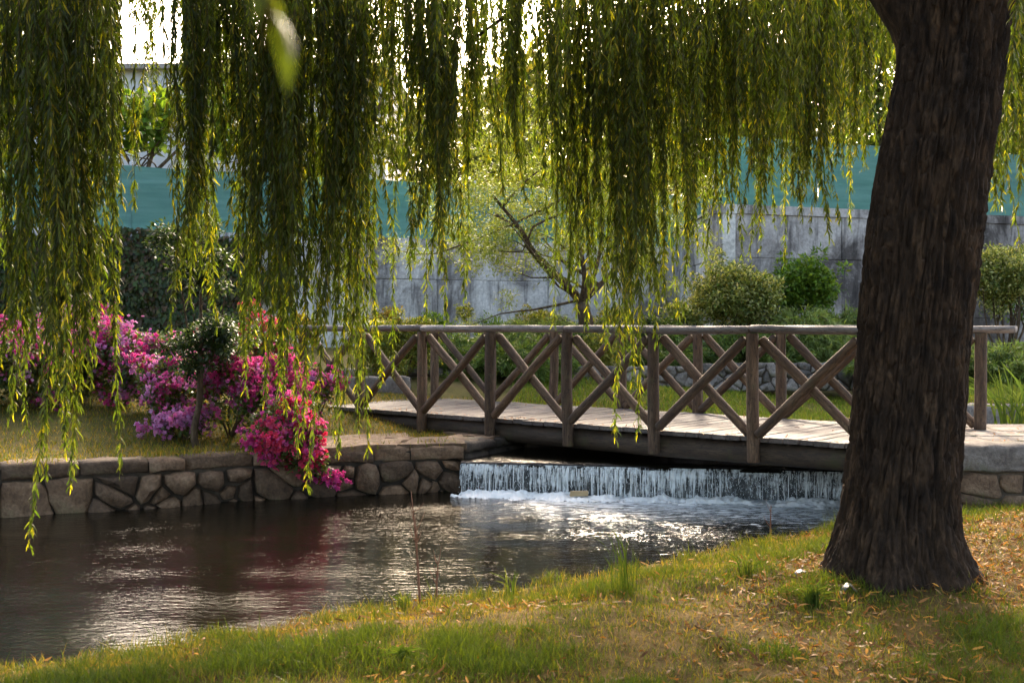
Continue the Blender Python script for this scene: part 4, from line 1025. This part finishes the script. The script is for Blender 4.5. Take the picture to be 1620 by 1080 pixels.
WC = [(.052, .060, .012), (.070, .077, .015), (.039, .047, .010), (.098, .096, .019), (.060, .067, .012)]
def strand_into(F_, L, r, off=(0, 0, 0), sp=.0088, quad=False, stem=True, yellow=.05, ll=(.045, .09)):
    k = max(6, int(L/.12)); z = -np.linspace(0, L, k); ph = r.uniform(0, 6, 2); am = r.uniform(.01, .07)
    x = off[0]+am*np.sin(z*2.2+ph[0])+r.normal(0, .03)*z/L*1.0; y = off[1]+am*np.cos(z*1.9+ph[1])+r.normal(0, .03)*z/L
    P = np.stack([x, y, z+off[2]], 1)
    if stem:
        v, f = tube(P, np.linspace(.0035, .0012, k), 3); F_.raw(v, f, np.array([.10, .075, .025]))
    n = int(L/sp); t = np.sort(r.random(n))**.95*.999; u = t*(k-1); i = u.astype(int); fr_ = (u-i)[:, None]; B = P[i]*(1-fr_)+P[np.minimum(i+1, k-1)]*fr_
    a = r.uniform(0, 2*np.pi, n); sp_ = r.uniform(.2, 1.0, n)
    D = np.stack([np.cos(a)*sp_, np.sin(a)*sp_, -np.ones(n)], 1); Nn = np.stack([np.cos(a), np.sin(a), .4*np.ones(n)], 1)+r.normal(0, .55, (n, 3))
    c = pal(WC, n, .22, r); yl = r.random(n) < yellow*r.uniform(0, 2.5); c[yl] = np.array([.26, .19, .02])*(1+r.normal(0, .2, (yl.sum(), 1)))
    tipf = np.where(t > .9, .75, 1.0)
    F_.leaf(B, D, Nn, r.uniform(*ll, n)*tipf, r.uniform(.0078, .0125, n), np.clip(c, .004, 1), .16, quad)
LENS = [.8, 1.2, 1.6, 2.1, 2.7]
clumps = {}
for L in LENS:
    for k in range(4):
        r = np.random.default_rng(int(L*100)+k); F_ = Fol()
        for s in range(5):
            strand_into(F_, L*r.uniform(.55, 1.0) if s else L, r, (r.normal(0, .07), r.normal(0, .07), -r.uniform(0, .12)))
        clumps[(L, k)] = F_.mesh('hanging_branch', M['willow'])
thin = {}
for L in LENS:
    for k in range(3):
        r = np.random.default_rng(900+int(L*100)+k); F_ = Fol()
        strand_into(F_, L, r, sp=.008, yellow=.10); strand_into(F_, L*.7, r, (.03, .02, 0), sp=.008)
        thin[(L, k)] = F_.mesh('hanging_branch', M['willow'])
rw_ = random.Random(99); count = 0
def hang(px, py, Y, top, kind=clumps):
    """tip at the given point, hung from about height `top` (metres above eye)"""
    global count
    tip = at(px, py, Y); need = EYE+top-tip.z
    L = min(LENS, key=lambda q_: abs(q_-need)); s = min(1.25, max(.8, need/L))
    me = kind[(L, rw_.randrange(4 if kind is clumps else 3))]
    mt = Matrix.Translation((tip.x-TX, tip.y-TY, tip.z+L*s-TZ)) @ Matrix.Rotation(rw_.uniform(0, 6.28), 4, 'Z') @ Matrix.Rotation(rw_.gauss(0, .03), 4, 'X') @ Matrix.Diagonal((1, 1, s, 1))
    link('hanging_branch', me, wt, mat4=mt); count += 1
CUR = [(-420, -100, 480, 90, 5.9, 7.6, 9),  # x range, tip height, spread, depth range, how many
    (-80, 50, 510, 90, 5.7, 7.0, 8), (0, 45, 640, 25, 5.7, 6.3, 2), (66, 138, 580, 80, 5.7, 6.6, 8), (80, 125, 720, 40, 5.8, 6.2, 2),
    (130, 172, 310, 80, 6.0, 7.6, 7), (190, 265, 50, 30, 6.5, 8.5, 3), (285, 325, 420, 80, 6.3, 7.4, 6), (335, 385, 260, 60, 6.4, 8.0, 6),
    (398, 480, 550, 60, 6.2, 7.2, 14), (512, 598, 520, 75, 6.4, 7.4, 11), (604, 655, 150, 50, 7.0, 8.4, 5), (640, 700, 250, 45, 6.9, 8.0, 8),
    (672, 738, 430, 45, 6.7, 7.5, 5), (740, 800, 260, 50, 7.0, 8.4, 5), (800, 880, 240, 45, 7.0, 8.4, 5), (870, 950, 380, 80, 7.4, 8.6, 10),
    (955, 1060, 465, 60, 7.0, 8.2, 16), (1060, 1130, 350, 50, 7.5, 9.0, 8), (1130, 1360, 285, 45, 7.4, 9.4, 24), (1130, 1350, 360, 30, 7.6, 9.0, 4),
    (1545, 1690, 270, 50, 6.8, 8.8, 16)]
for (x0, x1, ym, ysd, d0, d1, n) in CUR:
    for i in range(n):
        Y = rw_.uniform(d0, d1); xx_ = x0+(x1-x0)*(i+rw_.random())/n; yy_ = ym+rw_.gauss(0, ysd*.75); hang(xx_, yy_, Y, HOR/F*Y+rw_.uniform(.05, .6))
        if i % 4 == 1: hang(xx_+rw_.gauss(0, 12), yy_+rw_.uniform(30, 95), Y-.05, HOR/F*Y+rw_.uniform(-.1, .3), thin)
for (px, py, Y) in [(92, 862, 5.9), (30, 665, 5.9), (118, 690, 6.0), (322, 520, 6.4), (312, 480, 6.5), (522, 768, 6.6), (568, 722, 6.7), (480, 690, 6.5), (440, 640, 6.5), (460, 650, 6.6), (548, 700, 6.7), (690, 505, 6.8), (728, 470, 6.9),
                    (970, 700, 7.2), (1003, 690, 7.1), (985, 610, 7.2), (930, 520, 7.6), (1030, 540, 7.4), (1152, 405, 8.0), (1215, 395, 8.2), (1180, 370, 8.0), (1075, 420, 7.8), (1000, 560, 7.3), (8, 690, 5.9), (145, 560, 6.1), (610, 400, 7.0), (660, 330, 7.2), (355, 370, 6.8), (215, 330, 7.0), (245, 250, 7.3), (185, 320, 6.6)]:
    hang(px, py, Y, HOR/F*Y+rw_.uniform(-.3, .3), thin)
n_up = max(0, 296-count)
for i in range(n_up):          # the dense upper fringe
    Y = rw_.uniform(6.2, 9.6); px = rw_.uniform(-60, 1400)
    if 172 < px < 280 and rw_.random() < .85: continue
    if 600 < px < 1010 and rw_.random() < .55: continue
    hang(px, rw_.triangular(20, 250, 150), Y, HOR/F*Y+rw_.uniform(.1, .7))
# the rest of the hanging foliage, above and around the picture, as one mass
F_ = Fol(); r = np.random.default_rng(55)
def mass(px, py, Y, L):
    q_ = at(px, py, Y); strand_into(F_, L, r, (q_.x-TX, q_.y-TY, q_.z+L-TZ), sp=.0145, stem=False, quad=True)
for i in range(1100):
    Y = r.uniform(6.0, 10.0); px = r.uniform(-120, 1420) if i % 7 else r.uniform(1540, 1750)
    if 172 < px < 280 and r.random() < .9: continue
    py = r.uniform(-120, 230) if px > 600 else r.uniform(-150, 190)
    if 570 < px < 1015 and r.random() < .62: continue
    if px > 1220: py = r.uniform(-60, 270)
    mass(px, py, Y, r.uniform(.8, 1.4))
for i in range(520):
    mass(r.uniform(-700, 2100), r.uniform(-600, -160), r.uniform(4.0, 10.0), r.uniform(.8, 1.4))
n = 42000; cxy = r.uniform((-9, -2.5), (6, 10.5), (260, 2)); ci_ = r.integers(0, 260, n)      # unseen crown overhead, added to block skylight and darken the water
cz = 5.9-.045*((cxy[:, 0]-TX)**2+(cxy[:, 1]-TY)**2)*.6+r.normal(0, .35, 260); cz = np.maximum(cz, EYE+.36*np.maximum(cxy[:, 1], 0)+.25)
P_ = np.stack([cxy[ci_, 0], cxy[ci_, 1], np.maximum(cz, 3.3)[ci_]], 1)+r.normal(0, 1, (n, 3))*np.array([.38, .38, .22])
F_.leaf(P_-np.array([TX, TY, TZ]), np.stack([r.normal(0, .6, n), r.normal(0, .6, n), -np.ones(n)], 1), r.normal(size=(n, 3)), r.uniform(.10, .17, n), r.uniform(.022, .034, n), np.clip(pal(WC, n, .22, r), .004, 1), .1, True)
o = F_.build('foliage', M['willow'], wt); o['kind'] = 'stuff'
# a spray that hangs close in front of the lens, and a few loose shoots by the trunk
for (px, py, Y, L, sd) in ((372, 80, .5, .12, 1), (345, 20, .55, .12, 2)):
    r = np.random.default_rng(sd+400); Fs = Fol(); strand_into(Fs, L, r, sp=.03, yellow=.0, ll=(.028, .042)); q_ = at(px, py, Y)
    link('hanging_branch', Fs.mesh('hanging_branch', M['willow']), wt, loc=(q_.x-TX, q_.y-TY, q_.z+L-TZ))
hang(1592, 150, 4.9, 1.7, thin)

# ------------------------------------------------------------------ grass, litter and small things
def blades(name, label, X, Y, Z, hgt, wid, cols, seed, lean=.45, kind='stuff', parent=None):
    r = np.random.default_rng(seed); n = len(X); F_ = Fol(); a = r.uniform(0, 2*np.pi, n); l = np.abs(r.normal(0, lean, n))
    D = np.stack([np.cos(a)*l, np.sin(a)*l, np.ones(n)], 1); Nn = np.stack([-np.cos(a), -np.sin(a), .3*np.ones(n)], 1)+r.normal(0, .4, (n, 3))
    F_.leaf(np.stack([X, Y, Z], 1), D, Nn, hgt, wid, np.clip(cols, .004, 1), .28, True)
    o = F_.build(name, M['grass'], parent); 
    if parent is None: tag(o, label, 'grass', kind=kind)
    return o
r = np.random.default_rng(70)
n = 500000; Y = r.uniform(3.2, 9.2, n); X = r.uniform(-1.1, 1.75, n)*(Y*.52); k_ = (X < Y*.56) | (r.random(n) < .55); X, Y = X[k_], Y[k_]; n = len(X)
d = poly_d(X, Y, SH); tr_ = np.hypot(X-TX, Y-TY)
pt = n2(X, Y, 1.3, 31, 3); pt2 = n2(X, Y, 4.5, 33, 2)
keep = (d > .0) & (tr_ > .36) & (r.random(n) < np.clip(.72+.4*pt+.4*pt2-.45*np.exp(-((X-TX-.4)**2+(Y-TY+.1)**2)/.8)-.3*(X > 2.5), .25, 1))
X, Y, d, pt, pt2 = X[keep], Y[keep], d[keep], pt[keep], pt2[keep]; n = len(X)
Z = h_near(X, Y)-.006
GC = np.array([(.11, .15, .018), (.17, .18, .024), (.26, .21, .032), (.36, .26, .045), (.38, .23, .055), (.08, .12, .016)])*np.array([.78, .84, .75])
w = r.random(n)*1.15+.12+.38*pt+.38*pt2+.12*np.exp(-((Y-4.2)/1.2)**2)-.18*(d < .8)
ci = np.where(w > .85, 0, np.where(w > .62, 5, np.where(w > .42, 1, np.where(w > .2, 2, np.where(w > -.05, 3, 4)))))
col = GC[ci]*(1+r.normal(0, .18, (n, 1)))
hh = r.uniform(.025, .06, n)*(1+.7*np.clip(pt+pt2, -.4, 1))*np.where(r.random(n) < .03, 1.9, 1)*np.where(d < .12, 1.3, 1)
blades('grass', 'short mixed green and straw coloured grass on the near bank', X, Y, Z, hh, r.uniform(.0022, .0045, n), col, 71)
# left bank lawn, far lawn, right far lawn
n = 95000; X = r.uniform(-9, 1.5, n); Y = r.uniform(7.6, 15.5, n); d = poly_d(X, Y, LB); keep = (d > .28) & (d < 4.5) & (np.abs(X) < Y*.68) & (r.random(n) < .75+.5*n2(X, Y, 1.0, 35)+.3*(d < 1.5)); X, Y = X[keep], Y[keep]; n = len(X)
blades('grass', 'thin dry grass on the lawn above the left stone wall', X, Y, h_left(X, Y)-.005, r.uniform(.03, .075, n), r.uniform(.005, .009, n), GC[r.integers(0, 5, n)]*(1+r.normal(0, .2, (n, 1))), 72)
n = 2600; t_ = r.uniform(0, 1, n); seg = r.integers(0, 3, n); A_ = np.array(LW)
X = A_[seg, 0]+(A_[seg+1, 0]-A_[seg, 0])*t_+r.normal(0, .03, n); Y = A_[seg, 1]+(A_[seg+1, 1]-A_[seg, 1])*t_+.14+r.normal(0, .09, n); k_ = r.random(n) < .45+.9*n2(X, Y, 1.4, 38); X, Y = X[k_], Y[k_]; n = len(X)
blades('grass', 'tufts of grass creeping over the cap stones of the left wall', X, Y, np.full(n, .435), r.uniform(.04, .12, n), r.uniform(.005, .009, n), GC[r.integers(0, 5, n)]*(1+r.normal(0, .2, (n, 1))), 79, lean=.9)
n = 60000; X = r.uniform(.0, 7.0, n); Y = r.uniform(13.2, 18.6, n); d = poly_d(X, Y, LB); keep = (d > .15) & (Y < 17.6+.2*X) & (r.random(n) < .75+.5*n2(X, Y, 1.2, 36)); X, Y = X[keep], Y[keep]; n = len(X)
blades('grass', 'bright green far lawn seen through the bridge railing', X, Y, h_left(X, Y)-.005, r.uniform(.05, .11, n), r.uniform(.007, .012, n), np.array([(.12, .20, .025), (.17, .24, .03), (.24, .24, .05), (.10, .16, .02)])[r.integers(0, 4, n)]*(1+r.normal(0, .2, (n, 1))), 73)
n = 16000; X = r.uniform(5.7, 9.5, n); Y = r.uniform(14.2, 17.5, n)
blades('grass', 'green grass strip behind the right end post', X, Y, .655+.055*(Y-14), r.uniform(.05, .12, n), r.uniform(.007, .012, n), np.array([(.12, .20, .025), (.17, .24, .03), (.20, .22, .04)])[r.integers(0, 3, n)], 74)

# fallen willow leaves
def fallen(name, label, X, Y, Z, seed, cols, Lr=(.03, .075), tilt=.5):
    r = np.random.default_rng(seed); n = len(X); a = r.uniform(0, 2*np.pi, n); F_ = Fol()
    D = np.stack([np.cos(a), np.sin(a), r.normal(0, tilt*.6, n)], 1); Nn = np.stack([r.normal(0, tilt, n), r.normal(0, tilt, n), np.ones(n)], 1)
    F_.leaf(np.stack([X, Y, Z], 1), D, Nn, r.uniform(*Lr, n), r.uniform(.007, .014, n), np.clip(np.array(cols)[r.integers(0, len(cols), n)]*(1+r.normal(0, .22, (n, 1))), .01, 1), r.normal(0, .22, (n, 1)))
    return tag(F_.build(name, M['litter']), label, 'leaves', kind='stuff')
LC = [(.48, .22, .04), (.24, .11, .04), (.30, .14, .045), (.16, .08, .035), (.38, .19, .04), (.12, .06, .03), (.33, .20, .09)]
n = 66000; Y = r.uniform(3.2, 9.2, n); X = r.uniform(-1.05, 1.7, n)*Y*.52; d = poly_d(X, Y, SH); pt = n2(X, Y, 1.4, 41, 3); tr_ = np.hypot(X-TX, Y-TY)
keep = (d > .02) & (tr_ > .34) & (r.random(n) < np.clip(.10+.35*pt+.75*np.exp(-((X-TX-.3)**2+(Y-TY+.15)**2)/.7)+.75*(X > 2.2)*(Y > 5.4)+.15*(X > .8), .03, 1)); X, Y = X[keep], Y[keep]
fallen('fallen_leaves', 'dry orange brown willow leaves scattered over the near bank', X, Y, h_near(X, Y)+r.uniform(.004, .028, len(X)), 75, LC)
n = 900; X = r.uniform(3.5, 7.5, n); Y = r.uniform(9.3, 11.2, n); k_ = r.random(n) < .4+.6*n2(X, Y, 1.5, 44); X, Y = X[k_], Y[k_]
fallen('fallen_leaves', 'orange leaves strewn over the right bridge landing', X, Y, np.full(len(X), .672), 76, [(.55, .30, .05), (.50, .22, .05), (.40, .18, .07), (.30, .15, .07)], tilt=.15)
P = [bp(r.uniform(-1, 5.2), r.choice([r.uniform(.03, .2), r.uniform(.1, 2.0)], p=[.7, .3]), 0)+B0 for i in range(260)]
fallen('fallen_leaves', 'small heaps of rusty leaves along the bridge deck edge', np.array([p.x for p in P]), np.array([p.y for p in P]), np.full(len(P), DZ+.007), 77, [(.35, .16, .07), (.28, .12, .06), (.45, .24, .10)], tilt=.3)

# tall grass tuft, reeds, dry stems, bits of litter
def tuft(name, label, base, n, hgt, spread, wid, cols, seed, cat='grass tuft'):
    r = np.random.default_rng(seed); e = empty(name, tuple(base)); tag(e, label, cat); F_ = Fol()
    for i in range(n):
        a = r.uniform(0, 6.28); l = abs(r.normal(0, spread)); h = hgt*r.uniform(.5, 1.0); b_ = r.normal(0, .035, 2)*hgt/.3
        P = spline([(b_[0], b_[1], -.01), (b_[0]+math.cos(a)*l*.3*h, b_[1]+math.sin(a)*l*.3*h, h*.6), (b_[0]+math.cos(a)*l*h, b_[1]+math.sin(a)*l*h, h*(1-.25*l))], 7)
        s = unit(np.cross(unit(np.gradient(P, axis=0)), np.array([math.cos(a+1.2), math.sin(a+1.2), .2]))); w_ = wid*np.array([.8, 1, 1, .95, .8, .5, .06])[:, None]
        v = np.concatenate([P+s*w_, P-s*w_]); k = 7
        F_.raw(v, np.array([(q_, q_+1, q_+1+k, q_+k) for q_ in range(k-1)]), np.clip(np.array(cols[int(r.integers(0, len(cols)))])*(1+r.normal(0, .15)), .01, 1))
    F_.build('blade', M['grass'], e); return e
def ng(px, py, Y): p = at(px, py, Y); return (p.x, p.y, float(h_near(np.array(p.x), np.array(p.y))))
TG = [(.05, .09, .014), (.07, .11, .018), (.10, .13, .024)]
tuft('grass_tuft', 'tall dark green grass tuft in the middle of the near bank', ng(990, 968, 5.75), 40, .36, .35, .0024, [(.045, .08, .012), (.06, .095, .014)], 1)
tuft('grass_tuft', 'small grass tuft left of the willow base', ng(1185, 925, 6.0), 30, .16, .7, .003, TG, 2)
tuft('grass_tuft', 'dense dark grass clump just in front of the willow base', ng(1285, 985, 5.4), 90, .15, .6, .0035, TG, 3)
tuft('grass_tuft', 'grass tuft at the water edge on the left', ng(105, 1025, 5.15), 40, .13, .5, .003, TG+[(.2, .22, .04)], 4)
tuft('grass_tuft', 'grass tuft at the water edge beside the dry stem', ng(640, 955, 5.95), 26, .12, .5, .003, TG+[(.2, .22, .04)], 5)
tuft('grass_tuft', 'thin grass tuft on the bank crest near the centre', ng(810, 925, 6.25), 16, .2, .4, .0028, TG, 6)
tuft('grass_tuft', 'broad green grass patch low in the middle foreground', ng(640, 1050, 4.55), 120, .08, .8, .003, [(.07, .12, .016), (.09, .14, .02)], 7)
p = at(1600, 690, 12.6); tuft('reed_clump', 'tall arching green reeds beside the right landing', (p.x+.1, p.y, .35), 60, 1.05, .6, .011, [(.10, .17, .04), (.14, .20, .05), (.08, .13, .03)], 8, 'reeds')
def twig_plant(label, px, py, Y, top, lean, seed, nb):
    b_ = ng(px, py, Y); r = np.random.default_rng(seed); e = empty('dry_stem', b_); tag(e, label, 'dry stem'); A = Acc()
    P = spline([(0, 0, -.03), (lean*.4, 0, top*.5), (lean, .01, top)], 12); A.add(*tube(P, np.linspace(.0075, .0025, 12), 6, .1)); link('stem', A.mesh('stem', M['dry']), e); A = Acc()
    for i in range(nb):
        s = P[int(r.integers(5, 11))]; d_ = np.array([r.uniform(-.06, .06), r.uniform(-.05, .05), r.uniform(.04, .12)]); A.add(*tube(spline([s, s+d_*.5+[0, 0, -.01], s+d_], 5), np.linspace(.003, .001, 5), 4))
    link('side_twigs', A.mesh('side_twigs', M['dry']), e)['kind'] = 'stuff'
M['dry'] = flat('dry_stem_brown', (.20, .085, .045), .8)
twig_plant('tall reddish brown dry weed stem at the water edge', 665, 948, 6.05, .60, -.05, 1, 9)
twig_plant('short thin dry weed stem right of the tall one', 690, 938, 6.15, .22, .01, 2, 6)
twig_plant('thin dark twig standing in front of the bright water', 1218, 850, 7.9, .27, .01, 3, 2)
def scrap(name, label, cat, px, py, Y, w, h, colr, seed):
    r = np.random.default_rng(seed); n = 7; x, y = np.meshgrid(np.linspace(-1, 1, n), np.linspace(-1, 1, n)); z = .3*fbm(np.stack([x*1.4+seed*5, y*1.4, x*0], -1), 3)*h+h*.6*(1-x*x)
    V = np.stack([x*w*(1-.25*np.abs(y)), y*w*.6, z], -1).reshape(-1, 3); idx = np.arange(n*n).reshape(n, n)
    q_ = np.stack([idx[:-1, :-1], idx[:-1, 1:], idx[1:, 1:], idx[1:, :-1]], -1).reshape(-1, 4); b_ = ng(px, py, Y)
    me = npmesh(name, V, q_, flat(name+'_surface', colr, .5, 0, .3, 30)); o = link(name, me, loc=(b_[0], b_[1], b_[2]+.015)); md = o.modifiers.new('thickness', 'SOLIDIFY'); md.thickness = .003; tag(o, label, cat)
scrap('crumpled_paper', 'crumpled off white paper at the foot of the willow', 'paper', 1343, 927, 5.55, .042, .035, (.22, .20, .17), 1)
scrap('plastic_wrapper', 'small bluish plastic wrapper left of the willow base', 'wrapper', 1268, 914, 5.95, .05, .02, (.15, .15, .20), 2)
